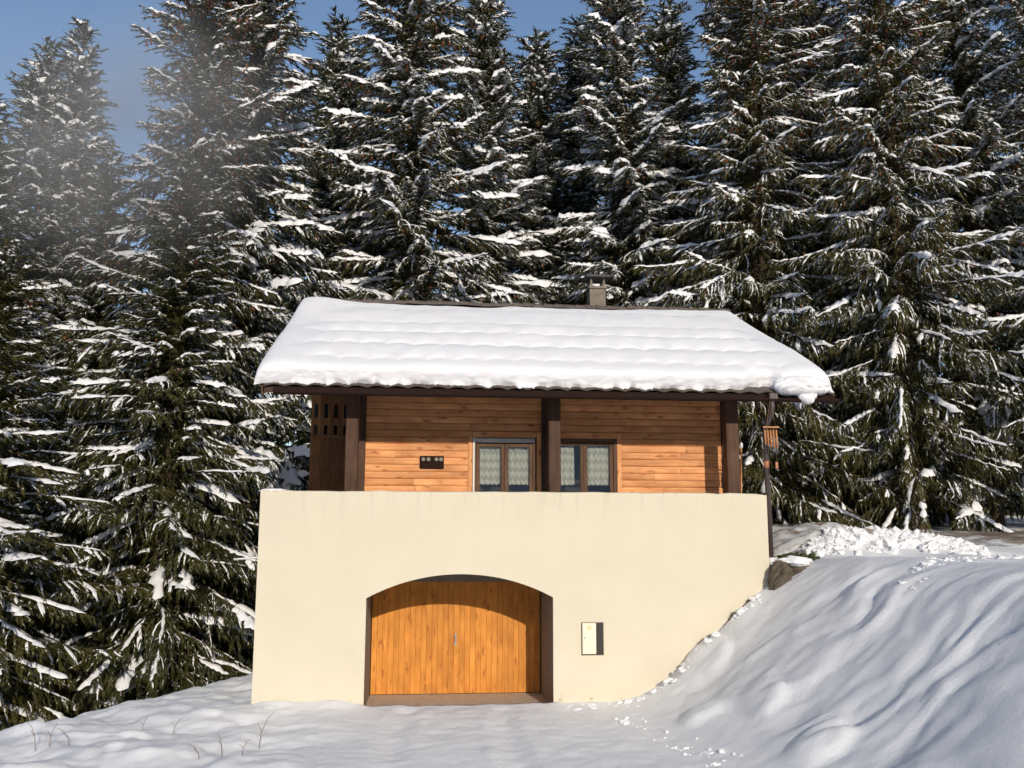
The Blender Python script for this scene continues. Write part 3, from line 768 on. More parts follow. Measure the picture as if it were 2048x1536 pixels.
for k in range(4):
    ph = xw / P_ + 0.37 * k + 0.12 * np.sin(xw * 1.1 + k)
    cusp = np.abs(np.sin(math.pi * ph)) ** .8
    wob = fbm(xw * .6, xw * 0 + k, 2, 51) * .10
    a0 = rows[k] + 0.17 * cusp + wob; a1 = rows[k + 1] + 0.17 * np.abs(np.sin(math.pi * (xw / P_ + 0.37 * (k + 1) + 0.12 * np.sin(xw * 1.1 + k + 1)))) + fbm(xw * .6, xw * 0 + k + 1, 2, 51) * .10
    t = (S - a0) / (a1 - a0)
    inside = (t >= 0) & (t <= 1)
    prof_ = np.clip(t, 0, 1) ** 0.55 * (1 - 0.0 * t)
    prof_ = prof_ * (1 - np.clip(t, 0, 1) ** 3.0)
    amp = (0.13, 0.19, 0.19, 0.15)[k]
    pil = pil + np.where(inside, prof_ * amp * (1 - .25 * (1 - cusp) * (1 - np.clip(t, 0, 1))), 0)
h = base + pil * ends * 0.85 - 0.03 * ends + fbm(xw * 1.3, S * 1.3, 3, 55) * .03
h = h * edge_f * edge_t * ed
crumb = sst(0.26, 0.0, inner)
h = h + crumb * (fbm(xw * 6 + (S * .6 + h) * 5, (S * .6 + h) * 8 - xw * 4.3, 4, 57) * .038) * edge_f
h = np.maximum(h, 0.004)
# the front bulges forward over the eave
sb = S + np.minimum(rag, .02) * 1.5 * np.exp(-inner / .006) + crumb * fbm(xw * 7 + 7 - (S * .6 + h) * 5, (S * .6 + h) * 8 + xw * 5, 4, 58) * .018 - 0.10 * np.sin(np.clip(inner / 0.30, 0, 1) * math.pi) * ed
bulx = 0.05 * np.sin(np.clip((xw - X0) / .34, 0, 1) * math.pi) * -1 + 0.05 * np.sin(np.clip((X1 - xw) / .34, 0, 1) * math.pi)
Vx = xw + bulx; Vy = EY + sb * cs - h * sn; Vz = EZ + .045 + sb * sn + h * cs
top = np.stack([Vx, Vy, Vz], -1).reshape(-1, 3)
idx = np.arange(na * nb_).reshape(nb_, na)
q1 = np.stack([idx[:-1, :-1], idx[:-1, 1:], idx[1:, 1:], idx[1:, :-1]], -1).reshape(-1, 4)
# closed underside from the rim
rim = np.concatenate([idx[0, :], idx[1:, -1], idx[-1, -2::-1], idx[-2:0, 0]])
cen = len(top)
Vall = np.vstack([top, [[(X0 + X1) / 2, EY + SL * .5 * cs, EZ + .03 + SL * .5 * sn]]])
tri = np.stack([rim, np.full(len(rim), cen), np.roll(rim, -1)], -1)
rsn = obj_me('roof_snow', mesh_np('roof_snow', Vall, [q1, tri], M['roof_snow'], smooth=True))
tag(rsn, 'thick white snow blanket with rippled rows lying on the chalet roof', 'snow')
# slumped lump at the right end of the eave
def blob(cx, cy, cz, sx_, sy_, sz_, seed, sub=4, amp=.25, fr=2.0, flat=None):
    b_ = bmesh.new(); bmesh.ops.create_icosphere(b_, subdivisions=sub, radius=1)
    co = np.array([v.co for v in b_.verts])
    nz_ = fbm(co[:, 0] * fr + seed, co[:, 1] * fr + co[:, 2] * fr * 1.3, 4, seed % 7)
    co = co * (1 + amp * nz_[:, None]) * np.array([sx_, sy_, sz_]) + np.array([cx, cy, cz])
    for v, c in zip(b_.verts, co): v.co = c
    return b_
lump = blob(5.86, EY - .10, EZ + .11, .42, .22, .17, 3, 5, .4, 1.5)
l2 = bm_obj('snow_lump', lump, M['roof_snow'], rsn, True)
l3 = bm_obj('snow_lump', blob(6.0, EY - .13, EZ - .04, .16, .10, .13, 9, 4, .45, 1.7), M['roof_snow'], rsn, True)
l4 = bm_obj('snow_lump', blob(6.22, EY - .06, EZ + .10, .17, .15, .11, 15, 4, .45, 1.7), M['roof_snow'], rsn, True)

# snow crust on the left end of the parapet
ps = bm_obj('parapet_snow', blob(-2.25, .10, ZT + .0, .20, .085, .028, 5, 4, .5, 3), M['snow'], None, True)
tag(ps, 'thin crust of snow on the left end of the cream parapet', 'snow')

# ------------------------------------------------------------------ small things on the house
pl = empty('wall_plaque', (0.11, WY - .02, 3.52))
tag(pl, 'small dark plaque with four round discs on the sunlit pine siding', 'plaque')
def PP(o): o.parent = pl; o.location = -Vector((0.11, WY - .02, 3.52)); return o
PP(box('panel', -0.09, 0.31, WY - .03, WY - .004, 3.515, 3.725, M['plaque'], bev=.022, seg=3))
for dx_ in (-.03, .055, .185, .262):
    b_ = bmesh.new(); bmesh.ops.create_cone(b_, cap_ends=True, segments=18, radius1=.033, radius2=.030, depth=.012, matrix=Matrix.Translation((dx_, WY - .036, 3.668)) @ Matrix.Rotation(R(90), 4, 'X'))
    PP(bm_obj('disc', b_, M['disc']))

wc = empty('wind_chime', (5.40, -.19, 3.45))
tag(wc, 'bamboo wind chime hanging from the gutter in front of the downpipe', 'wind chime')
wo = Vector((5.40, -.19, 3.45))
def WP(o): o.parent = wc; o.location = -wo; return o
WP(box('top_bar', 5.24, 5.50, -.205, -.175, 4.10, 4.122, M['bamboo'], bev=.004))
for i, (x_, z1) in enumerate(((5.27, 3.83), (5.315, 3.81), (5.36, 3.80), (5.405, 3.785), (5.455, 3.77))):
    WP(tube('chime_tube', [(x_, -.19, 4.065), (x_ + .008, -.19, z1)], .0145, M['bamboo'], n=8))
    WP(tube('string', [(x_, -.19, 4.105), (x_, -.19, 4.06)], .003, M['stem'], n=4))
WP(tube('string', [(5.30, -.19, 4.12), (5.38, -.17, 4.53)], .004, M['stem'], n=4))
WP(tube('string', [(5.45, -.19, 4.12), (5.38, -.17, 4.53)], .004, M['stem'], n=4))
WP(tube('string', [(5.43, -.19, 4.10), (5.437, -.19, 3.56)], .003, M['stem'], n=4))
WP(box('clapper', 5.417, 5.457, -.21, -.17, 3.46, 3.57, M['copper'], bev=.006))

st = empty('tool_handle', (5.185, .82, 2.15))
tag(st, 'pale wooden tool handle leaning beside the right porch post', 'tool handle')
o = tube('shaft', [(5.17, .80, 2.15), (5.205, .72, 3.86)], .014, M['bamboo'], n=8); o.parent = st; o.location = -Vector((5.185, .82, 2.15))
o = bm_obj('grip', blob(5.207, .715, 3.90, .03, .025, .055, 3, 2, .1, 1), M['white'], None, True); o.parent = st; o.location = -Vector((5.185, .82, 2.15))

# boulder at the right corner of the house
bo = empty('boulder', (5.45, -.15, 1.6))
tag(bo, 'dark brown boulder with a snow cap at the corner below the downpipe', 'boulder')
def BP(o): o.parent = bo; o.location = -Vector((5.45, -.15, 1.6)); return o
BP(bm_obj('stone', blob(5.46, -.16, 1.74, .22, .20, .33, 3, 5, .5, 1.6), M['rock'], None, True))
BP(bm_obj('stone', blob(5.74, -.02, 1.86, .27, .22, .19, 8, 4, .5, 1.6), M['rock'], None, True))
BP(bm_obj('snow_cap', blob(5.70, -.13, 2.045, .24, .17, .075, 12, 4, .6, 2.2), M['snow'], None, True))
BP(bm_obj('moss_tuft', blob(5.99, .12, 2.05, .16, .12, .10, 21, 4, .9, 4), M['moss'], None, False))
BP(bm_obj('moss_tuft', blob(5.79, .20, 2.09, .17, .10, .07, 27, 4, .9, 4), M['moss'], None, False))

# earth showing where the bank meets the wall
ev = []
for i in range(40):
    t_ = i / 39; x_ = 4.15 + .85 * t_
    ev.append((x_, gz(x_, -.06)))
bm = bmesh.new()
rings = []
for i, (x_, z_) in enumerate(ev):
    wv = (.02 + .055 * max(0, float(fbm(np.array([x_ * 3.1]), np.array([.4]), 3, 5)[0]) + .25)) * 1.2 * math.sin(math.pi * t_)
    rings.append([bm.verts.new((x_, -.10, z_ - .03)), bm.verts.new((x_, -.085, z_ + wv * .6)), bm.verts.new((x_, -.03, z_ + wv)), bm.verts.new((x_, .01, z_ + wv * .9)), bm.verts.new((x_, .01, z_ - .03))])
for i in range(len(rings) - 1):
    for k in range(4): bm.faces.new((rings[i][k], rings[i][k + 1], rings[i + 1][k + 1], rings[i + 1][k]))
tag(bm_obj('bare_earth', bm, M['earth'], None, True), 'strip of bare brown earth along the wall foot above the bank', 'earth', kind='stuff')

# ------------------------------------------------------------------ snow rubble
rg = np.random.default_rng(5)
_b = bmesh.new(); bmesh.ops.create_icosphere(_b, subdivisions=2, radius=1)
ICO = np.array([v.co[:] for v in _b.verts]); ICF = np.array([[v.index for v in f.verts] for f in _b.faces]); _b.free()
def rubble(name, pts, sizes, label, mat, flat=0.75):
    Vs, Fs = [], []
    for i, ((x_, y_), s_) in enumerate(zip(pts, sizes)):
        c = np.sign(ICO) * np.abs(ICO) ** .8 * (1 + 1.1 * fbm(ICO[:, 0] * 1.9 + i * 3.1, ICO[:, 1] * 1.9 + ICO[:, 2] * 2.3 + i, 3, 2)[:, None])
        a_ = rg.random() * 6.28; ca, sa = math.cos(a_), math.sin(a_)
        sc_ = s_ * np.array([1, .75 + .4 * rg.random(), flat * (.7 + .5 * rg.random())])
        c = c * sc_
        c = np.stack([c[:, 0] * ca - c[:, 1] * sa, c[:, 0] * sa + c[:, 1] * ca, c[:, 2]], -1)
        c = c + np.array([x_, y_, gz(x_, y_) + s_ * (.35 * rg.random() - .25)])
        Fs.append(ICF + len(Vs) * len(ICO)); Vs.append(c)
    o_ = obj_me(name, mesh_np(name, np.vstack(Vs), [np.vstack(Fs)], mat, smooth=False))
    return tag(o_, label, 'snow', kind='stuff')
p_, s_ = [], []
for i in range(95):
    t_ = rg.random() ** .8; x_ = 2.1 + 3.1 * t_; y_ = -.10 - abs(rg.normal(0, .20)) * (1.2 - .7 * t_)
    p_.append((x_, y_)); s_.append(.015 + .065 * rg.random() ** 4)
rubble('snow_rubble', p_, s_, 'crumbled snow lumps along the foot of the cream wall beside the meter box', M['snow'])
p_, s_ = [], []
for i in range(46):
    t_ = rg.random(); y_ = -1.2 - 2.6 * t_; x_ = 2.75 + .07 * -y_ + .022 * y_ * y_ + rg.normal(-.05, .16)
    p_.append((x_, y_)); s_.append(.012 + .045 * rg.random() ** 3)
rubble('snow_rubble', p_, s_, 'small snow crumbs scattered along the foot of the big bank', M['snow'])
p_, s_ = [], []
for i in range(620):
    t_ = rg.random(); x_ = 6.2 + 3.6 * t_; y_ = .9 + .25 * (x_ - 6) + rg.normal(0, .38)
    p_.append((x_, y_)); s_.append(.022 + .085 * rg.random() ** 2.2 * (1 + .5 * math.exp(-((x_ - 7.9) / .5) ** 2)))
rubble('snow_rubble', p_, s_, 'heap of ploughed snow blocks along the top of the bank', M['snow'], .85)
p_, s_ = [], []
for i in range(110):
    x_ = 5.9 + 3.3 * rg.random(); y_ = -2.9 + .55 * (x_ - 5.9) + rg.normal(0, .17)
    p_.append((x_, y_)); s_.append(.015 + .05 * rg.random() ** 2)
rubble('snow_rubble', p_, s_, 'trodden snow crumbs in the footpath over the bank', M['snow'], .6)

M['dirty_snow'] = snow_mat('dirty_snow', base=(0.78, 0.77, 0.76), dirt=((0.28, 0.21, 0.15), 3.2, 0.48, 0.62))
dx = np.linspace(0, 1, 90); dy = np.linspace(0, 1, 60)
DX, DY = np.meshgrid(dx, dy)
PX = 5.75 + DX * 2.3 + DY * .9; PY = 1.2 + DY * 3.6
PZ = terrain(PX, PY) + 0.02 + 0.28 * np.sin(np.clip(DX, 0, 1) * math.pi) ** .7 * np.sin(DY * math.pi) ** .6 + fbm(PX * 2.4, PY * 1.4, 4, 33) * .12 * np.sin(DY * math.pi)
idx = np.arange(DX.size).reshape(DX.shape)
quads = np.stack([idx[:-1, :-1], idx[:-1, 1:], idx[1:, 1:], idx[1:, :-1]], -1).reshape(-1, 4)
tag(obj_me('ploughed_snow', mesh_np('ploughed_snow', np.stack([PX, PY, PZ], -1).reshape(-1, 3), [quads], M['dirty_snow'], smooth=True)),
    'soiled brownish ploughed snow ridge behind the boulder', 'snow', kind='stuff')

# dry stems poking from the snow on the left
stems = [(-4.45, -2.35, .42, -.10, 'tall bent dry stem near the left picture edge'),
         (-4.33, -2.30, .36, .06, 'dry stem leaning right beside the tall bent stem'),
         (-4.12, -2.20, .28, -.16, 'forked dry stem right of the pair at the left edge'),
         (-3.55, -1.35, .20, .05, 'short dry twig by the snowy spruce tips'),
         (-3.12, -1.55, .26, .10, 'thin dry stem standing right of the short twig'),
         (-1.92, -2.35, .55, .13, 'long slanting dry stem in the snow left of the wall'),
         (-2.25, -2.75, .34, -.05, 'upright dry stem at the bottom left of the wall'),
         (-2.02, -2.85, .24, .07, 'small dry stem beside the upright one below the wall'),
         (-2.45, -2.95, .22, -.12, 'stubby dry stem nearest the bottom picture edge')]
for x_, y_, h_, lean, lab in stems:
    h_ *= .75; lean *= .75
    z_ = gz(x_, y_)
    e_ = empty('dry_stem', (x_, y_, z_)); tag(e_, lab, 'plant', 'dry stems in the snow')
    o = tube('stalk', [(0, 0, -.08), (lean * .3, 0, h_ * .45), (lean, .02, h_ * .85), (lean * 1.7, .02, h_)], [.0042, .004, .003, .002], M['stem'], n=5); o.parent = e_
    o = tube('side_twig', [(lean * .35, 0, h_ * .5), (lean * .35 - .05, .01, h_ * .72)], [.003, .002], M['stem'], n=4); o.parent = e_

# ------------------------------------------------------------------ spruces
def spikes(P, D, L, W, seed):
    """thin three-sided spikes: base P, unit dir D, length L, width W"""
    r_ = np.random.default_rng(seed)
    n_ = len(P)
    a = np.cross(D, r_.normal(size=(n_, 3))); a /= np.linalg.norm(a, axis=1)[:, None] + 1e-9
    b = np.cross(D, a)
    V = np.empty((n_, 4, 3), np.float32)
    mid = P + D * (L * .12)[:, None]
    for k in range(3):
        an = 2 * math.pi * k / 3
        V[:, k] = mid + (a * math.cos(an) + b * math.sin(an)) * W[:, None]
    V[:, 3] = P + D * L[:, None]
    base = np.arange(n_)[:, None] * 4
    F = np.concatenate([base + np.array([[0, 1, 3]]), base + np.array([[1, 2, 3]]), base + np.array([[2, 0, 3]])])
    return V.reshape(-1, 3), F
def dirv(az, pt):
    return np.stack([np.cos(az) * np.cos(pt), np.sin(az) * np.cos(pt), np.sin(pt)], -1)
def ribbons(path, az, width, height, seed, serr=.35, thin=False):
    """snow pillows along paths (m,k,3): lumpy arched strips pinched at both ends"""
    r_ = np.random.default_rng(seed)
    m_, k_, _ = path.shape
    side = np.stack([-np.sin(az), np.cos(az), np.zeros_like(az)], -1)[:, None, :]
    env = np.sin(np.linspace(0, math.pi, k_)) ** .38
    env[0] = env[-1] = 0.02
    lump = r_.random((m_, k_)); lump = (lump + np.roll(lump, 1, 1)) * .5
    w = width * env[None, :] * (.45 + 1.1 * lump)
    hgt = height * env[None, :] * (.6 + .8 * r_.random((m_, k_)))
    jl = 1 + serr * (r_.random((m_, k_)) - .3) * 2; jr = 1 + serr * (r_.random((m_, k_)) - .3) * 2
    up = np.array([0, 0, 1.0])
    sec = [(-1.0 * jl, -.45 * jl), (-.8 * jl, .35), (-.1, 1.0), (.75 * jr, .4), (1.0 * jr, -.45 * jr)]
    if thin: sec = [(-1.0 * jl, -.5 * jl), (0, 1.0), (1.0 * jr, -.5 * jr)]
    V = np.stack([path + side * (w * sx_)[..., None] + up * (hgt * sz_)[..., None] for sx_, sz_ in sec], 2)  # m,k,5,3
    ns_ = len(sec)
    id_ = np.arange(m_ * k_ * ns_).reshape(m_, k_, ns_)
    F = np.stack([id_[:, :-1, :-1], id_[:, 1:, :-1], id_[:, 1:, 1:], id_[:, :-1, 1:]], -1).reshape(-1, 4)
    return V.reshape(-1, 3), F

def build_spruce(seed, H=20.0, Rmax=3.3, z0=1.0, droop=1.0, snow=1.0, cones=200, gap=0.36, lows=1.0, bough=1.0, tw=1.0, dens=1.5, shape=.85, frost=False):
    r_ = np.random.default_rng(seed)
    # whorls
    lz, laz = [], []
    z = z0; rot = 0
    while z < H - .35:
        k = int(r_.integers(4, 7)) if z < H * .93 else 4
        rot += 2.4
        for j in range(k):
            lz.append(z + r_.normal(0, .10)); laz.append(rot + 2 * math.pi * j / k + r_.normal(0, .22))
        z += (gap * (1 - .35 * z / H)) * (.8 + .4 * r_.random())
    lz = np.array(lz); laz = np.array(laz); nl = len(lz)
    fz = np.clip(lz / H, 0, 1)
    LL = Rmax * ((1 - fz) ** shape) * (0.5 + 0.75 * r_.random(nl)) * (1 + .22 * np.sin(laz * 1.0 + lz * .55 + seed))  * np.clip(.62 + (fz) * 2.6, 0, 1) + .18
    keep = r_.random(nl) > .03
    lz, laz, fz, LL = lz[keep], laz[keep], fz[keep], LL[keep]; nl = len(lz)
    K = 13
    t = np.linspace(0, 1, K)
    p0 = np.radians(-6 + 38 * fz ** 1.6 + r_.normal(0, 7, nl))
    dr_ = np.radians((46 - 32 * fz) * droop * (.7 + .6 * r_.random(nl)))
    upt = np.radians(22 + 20 * r_.random(nl))
    pitch = p0[:, None] - dr_[:, None] * (t[None, :] ** .9) + upt[:, None] * t[None, :] ** 3
    azs = laz[:, None] + np.cumsum(r_.normal(0, .035, (nl, K)), 1)
    stp = dirv(azs, pitch) * (LL / (K - 1))[:, None, None]
    path = np.concatenate([np.zeros((nl, 1, 3)), np.cumsum(stp[:, :-1], 1)], 1)
    path[:, :, 2] += lz[:, None]
    # secondary branchlets
    sp = 0.125 / dens
    li, ts, sd = [], [], []
    for i in range(nl):
        m_ = max(3, int(LL[i] * .88 / sp))
        tt = .12 + .88 * (np.arange(m_) + r_.random(m_) * .8) / m_
        li.append(np.full(m_, i)); ts.append(np.clip(tt, 0, .995)); sd.append(np.where(np.arange(m_) % 2 == 0, 1, -1))
    li = np.concatenate(li); ts = np.concatenate(ts); sd = np.concatenate(sd); ns_ = len(li)
    fi = ts * (K - 1); i0 = np.floor(fi).astype(int); fr = (fi - i0)[:, None]
    sb_ = path[li, i0] * (1 - fr) + path[li, np.minimum(i0 + 1, K - 1)] * fr
    sL = np.minimum(.95, .14 + .42 * (1 - ts) * LL[li] + .10) * (.6 + .7 * r_.random(ns_)) * np.clip(ts * 2.6, .4, 1)
    saz = azs[li, i0] + sd * np.radians(62 - 30 * ts + r_.normal(0, 10, ns_))
    spt = pitch[li, i0] - np.radians(6 + 16 * r_.random(ns_))
    sdr = np.radians((28 + 40 * r_.random(ns_)) * droop * (1.05 - .75 * fz[li]))
    K2 = 5
    t2 = np.linspace(0, 1, K2)
    sp_p = np.clip(spt[:, None] - sdr[:, None] * t2[None, :], -1.45, 1.2)
    sazp = saz[:, None] - sd[:, None] * np.radians(34) * t2[None, :] + np.cumsum(r_.normal(0, .10, (ns_, K2)), 1)
    st2 = dirv(sazp, sp_p) * (sL / (K2 - 1))[:, None, None]
    spath = np.concatenate([np.zeros((ns_, 1, 3)), np.cumsum(st2[:, :-1], 1)], 1) + sb_[:, None, :]
    # needle twigs on secondaries
    PV, PD, PL, PW = [], [], [], []
    cnt = np.maximum(3, (sL / (0.062 / dens)).astype(int))
    rep = np.repeat(np.arange(ns_), cnt)
    u = r_.random(len(rep)); fi2 = u * (K2 - 1); j0 = np.minimum(np.floor(fi2).astype(int), K2 - 2); f2 = (fi2 - j0)[:, None]
    pp = spath[rep, j0] * (1 - f2) + spath[rep, j0 + 1] * f2
    hang = r_.random(len(rep))
    taz = sazp[rep, j0] + np.where(r_.random(len(rep)) < .5, 1, -1) * np.radians(22 + 40 * r_.random(len(rep)))
    tpt = sp_p[rep, j0] + np.radians(r_.normal(-6, 14, len(rep)))
    low = 1 - fz[li][rep]
    hg = hang < (.06 + .50 * np.clip(low - .35, 0, 1) * droop)
    tpt = np.where(hg, np.radians(-48 - 35 * r_.random(len(rep))), tpt)
    tl = (.10 + .15 * r_.random(len(rep))) * np.where(hg, 1.25, 1) * (.65 + .5 * low)
    PV.append(pp); PD.append(dirv(taz, tpt)); PL.append(tl); PW.append(.012 + .009 * r_.random(len(rep)))
    # terminal shoots of secondaries
    PV.append(spath[:, -2]); PD.append(dirv(saz, sp_p[:, -1])); PL.append(.12 + .14 * r_.random(ns_)); PW.append(np.full(ns_, .018))
    # body of secondaries themselves (needle-clad)
    for k in range(K2 - 1):
        d_ = spath[:, k + 1] - spath[:, k]; ln = np.linalg.norm(d_, axis=1)
        PV.append(spath[:, k]); PD.append(d_ / (ln[:, None] + 1e-9)); PL.append(ln * 1.7); PW.append(np.full(ns_, .021))
    # along limbs
    m3 = np.maximum(6, (LL * 26 * dens).astype(int)); rp = np.repeat(np.arange(nl), m3)
    u = .08 + .92 * r_.random(len(rp)); f3 = u * (K - 1); k0 = np.minimum(np.floor(f3).astype(int), K - 2); ff = (f3 - k0)[:, None]
    pp = path[rp, k0] * (1 - ff) + path[rp, k0 + 1] * ff
    PV.append(pp); PD.append(dirv(azs[rp, k0] + r_.normal(0, .8, len(rp)), pitch[rp, k0] + r_.normal(-.15, .45, len(rp)))); PL.append(.10 + .14 * r_.random(len(rp))); PW.append(np.full(len(rp), .018))
    # leader
    nlz = 60; zz = H - 1.2 * r_.random(nlz) ** 1.3
    PV.append(np.stack([zz * 0, zz * 0, zz - .02], -1)); PD.append(dirv(r_.random(nlz) * 6.28, np.radians(25 + 35 * r_.random(nlz)))); PL.append(.08 + .16 * r_.random(nlz)); PW.append(np.full(nlz, .016))
    # short inner shoots close to the stem
    ni = 4500; zi = z0 + (H * .93 - z0) * r_.random(ni) ** 1.15; ai = r_.random(ni) * 6.283; ri = (.05 + .55 * r_.random(ni)) * (1 - zi / H) ** .5
    PV.append(np.stack([ri * np.cos(ai), ri * np.sin(ai), zi], -1)); PD.append(dirv(ai + r_.normal(0, .9, ni), np.radians(-15 - 45 * r_.random(ni)))); PL.append(.22 + .25 * r_.random(ni)); PW.append(np.full(ni, .026))
    PV = np.concatenate(PV); PD = np.concatenate(PD); PL = np.concatenate(PL); PW = np.concatenate(PW)
    Vn, Fn = spikes(PV, PD, PL * tw, PW * 1.02 * tw, seed)
    # limbs (wood) as long spikes per segment
    LV, LD, LN, LW = [], [], [], []
    for k in range(K - 1):
        d_ = path[:, k + 1] - path[:, k]; ln = np.linalg.norm(d_, axis=1)
        LV.append(path[:, k]); LD.append(d_ / (ln[:, None] + 1e-9)); LN.append(ln * 1.5); LW.append(.012 + .010 * LL * (1 - t[k]))
    Vb, Fb = spikes(np.concatenate(LV), np.concatenate(LD), np.concatenate(LN), np.concatenate(LW), seed + 1)
    crown = mesh_np('crown', np.vstack([Vn, Vb]), [Fn, Fb + len(Vn)], [M[frost or 'needle'], M['bark']], [np.zeros(len(Fn)), np.ones(len(Fb))], smooth=False)
    # snow: pillows on limbs
    SV, SF, off = [], [], 0
    def addS(V, F):
        nonlocal off
        SV.append(V); SF.append(F + off); off += len(V)
    KP = 13
    pa, pz, pwid = [], [], []
    for i in range(nl):
        q = int(2 + LL[i] * 1.5)
        for _ in range(q):
            if r_.random() > .85 * snow * (lows + (1 - lows) * min(1, fz[i] / .45)): continue
            a0 = .16 + .62 * r_.random(); ln = min(1.0 - a0, (.25 + .75 * r_.random()) * min(1, 2.0 / LL[i]) + .06)
            tt = np.linspace(a0, a0 + ln, KP) * (K - 1); k0 = np.minimum(np.floor(tt).astype(int), K - 2); f_ = (tt - k0)[:, None]
            pa.append(path[i, k0] * (1 - f_) + path[i, k0 + 1] * f_ + np.array([0, 0, .035])); pz.append(azs[i, 6]); pwid.append(bough * (.028 + .105 * r_.random() ** 2.8) * (.7 + .3 * min(1.5, LL[i])) * (.5 + .5 * (lows + (1 - lows) * min(1, fz[i] / .45))))
    pa = np.array(pa); pz = np.array(pz); pwid = np.array(pwid)[:, None]
    pa = pa + r_.normal(0, .012, pa.shape)
    addS(*ribbons(pa, pz, pwid, pwid * .95, seed + 2, .6))
    # pillows on secondaries
    lf = lows + (1 - lows) * np.clip(fz / .45, 0, 1)
    sel = np.where(r_.random(ns_) < .50 * snow * lf[li])[0]
    wd = (.011 + .050 * r_.random(len(sel)) ** 3.5)[:, None]
    addS(*ribbons(spath[sel] + np.array([0, 0, .015]) + r_.normal(0, .008, spath[sel].shape), saz[sel], wd, wd * .8, seed + 3, .6, True))
    # flecks on twigs
    selt = np.where((r_.random(len(rep)) < .36 * snow * lf[li][rep]) & (~hg))[0]
    Vf, Ff = spikes(PV[selt] + np.array([0, 0, .014]), PD[selt], PL[selt] * .8, .008 + .012 * r_.random(len(selt)), seed + 4)
    addS(Vf, Ff)
    quads = [f for f in SF if f.shape[1] == 4]; tris = [f for f in SF if f.shape[1] == 3]
    snow_me = mesh_np('branch_snow', np.vstack(SV), [np.vstack(quads), np.vstack(tris)], M['tree_snow'], smooth=True)
    # trunk
    b_ = bmesh.new()
    add_tube(b_, [(r_.normal(0, .02), r_.normal(0, .02), zz_) for zz_ in np.concatenate([[-1.0], np.linspace(0, H, 16)])], [.23 * (1.25 if zz_ < .5 else 1) * (1 - zz_ / H) ** .8 + .012 for zz_ in np.concatenate([[0], np.linspace(0, H, 16)])], 10)
    trunk = bpy.data.meshes.new('trunk'); bm_ = b_; bmesh.ops.recalc_face_normals(bm_, faces=bm_.faces); bm_.to_mesh(trunk); bm_.free(); trunk.materials.append(M['bark'])
    trunk.polygons.foreach_set('use_smooth', [True] * len(trunk.polygons))
    # cones
    cone = None
    if cones:
        wts = np.clip(fz - .25, 0, 1) * LL
        ci = r_.choice(nl, cones, p=wts / wts.sum())
        tt = .45 + .55 * r_.random(cones); k0 = np.minimum((tt * (K - 1)).astype(int), K - 1)
        P0 = path[ci, k0] + r_.normal(0, .09, (cones, 3)) + np.array([0, 0, -.05])
        D0 = dirv(r_.random(cones) * 6.28, np.radians(-78 + 10 * r_.random(cones)))
        Lc = .13 + .06 * r_.random(cones)
        Va, Fa = spikes(P0, D0, Lc * 1.1, np.full(cones, .030), seed + 6)
        Vb2, Fb2 = spikes(P0 + D0 * (Lc * .45)[:, None], -D0, Lc * .45, np.full(cones, .032), seed + 7)
        cone = mesh_np('cones', np.vstack([Va, Vb2]), [Fa, Fb2 + len(Va)], M['cone'], smooth=True)
    return dict(H=H, crown=crown, snow=snow_me, trunk=trunk, cones=cone)

protos = {
    'a': build_spruce(101, 23, 3.8, 1.2, .95, 1.1, 800, tw=.9, dens=1.42, lows=.6, bough=1.15),
    'b': build_spruce(202, 20, 3.1, 0.8, .75, 1.3, 250, gap=.40, lows=.8, bough=1.35, frost='needle_frost'),
    'c': build_spruce(303, 24, 3.9, 1.0, 1.0, .85, 1900, gap=.38, lows=.4, bough=.8, tw=.86, dens=1.42),
    'd': build_spruce(404, 20, 4.0, .6, 1.3, 0.5, 150, gap=.40, lows=.8, frost='needle_dark'),
    'e': build_spruce(505, 16, 2.4, .6, .7, 1.5, 60, gap=.38, shape=.9, bough=1.25, frost='needle_frost'),
}
GRP = 'snowy spruces around the chalet'
def spruce(kind, x, y, ztip, rot, label, girth=1.0, zb=None):
    P = protos[kind]
    zb = gz(x, y) - .1 if zb is None else zb
    s_ = (ztip - zb) / P['H']
    e_ = empty('spruce_tree', (x, y, zb)); e_.rotation_euler = (R(.8) * math.sin(x * 3.1), R(.8) * math.cos(y * 2.3 + x), rot); e_.scale = (s_ * girth, s_ * girth, s_)
    tag(e_, label, 'tree', GRP)
    for nm, me_ in (('trunk', P['trunk']), ('crown', P['crown']), ('branch_snow', P['snow']), ('cones', P['cones'])):
        if me_ is None: continue
        o_ = bpy.data.objects.new(nm, me_); link(o_, e_)
        if nm in ('cones', 'branch_snow'): o_['kind'] = 'stuff'
    return e_
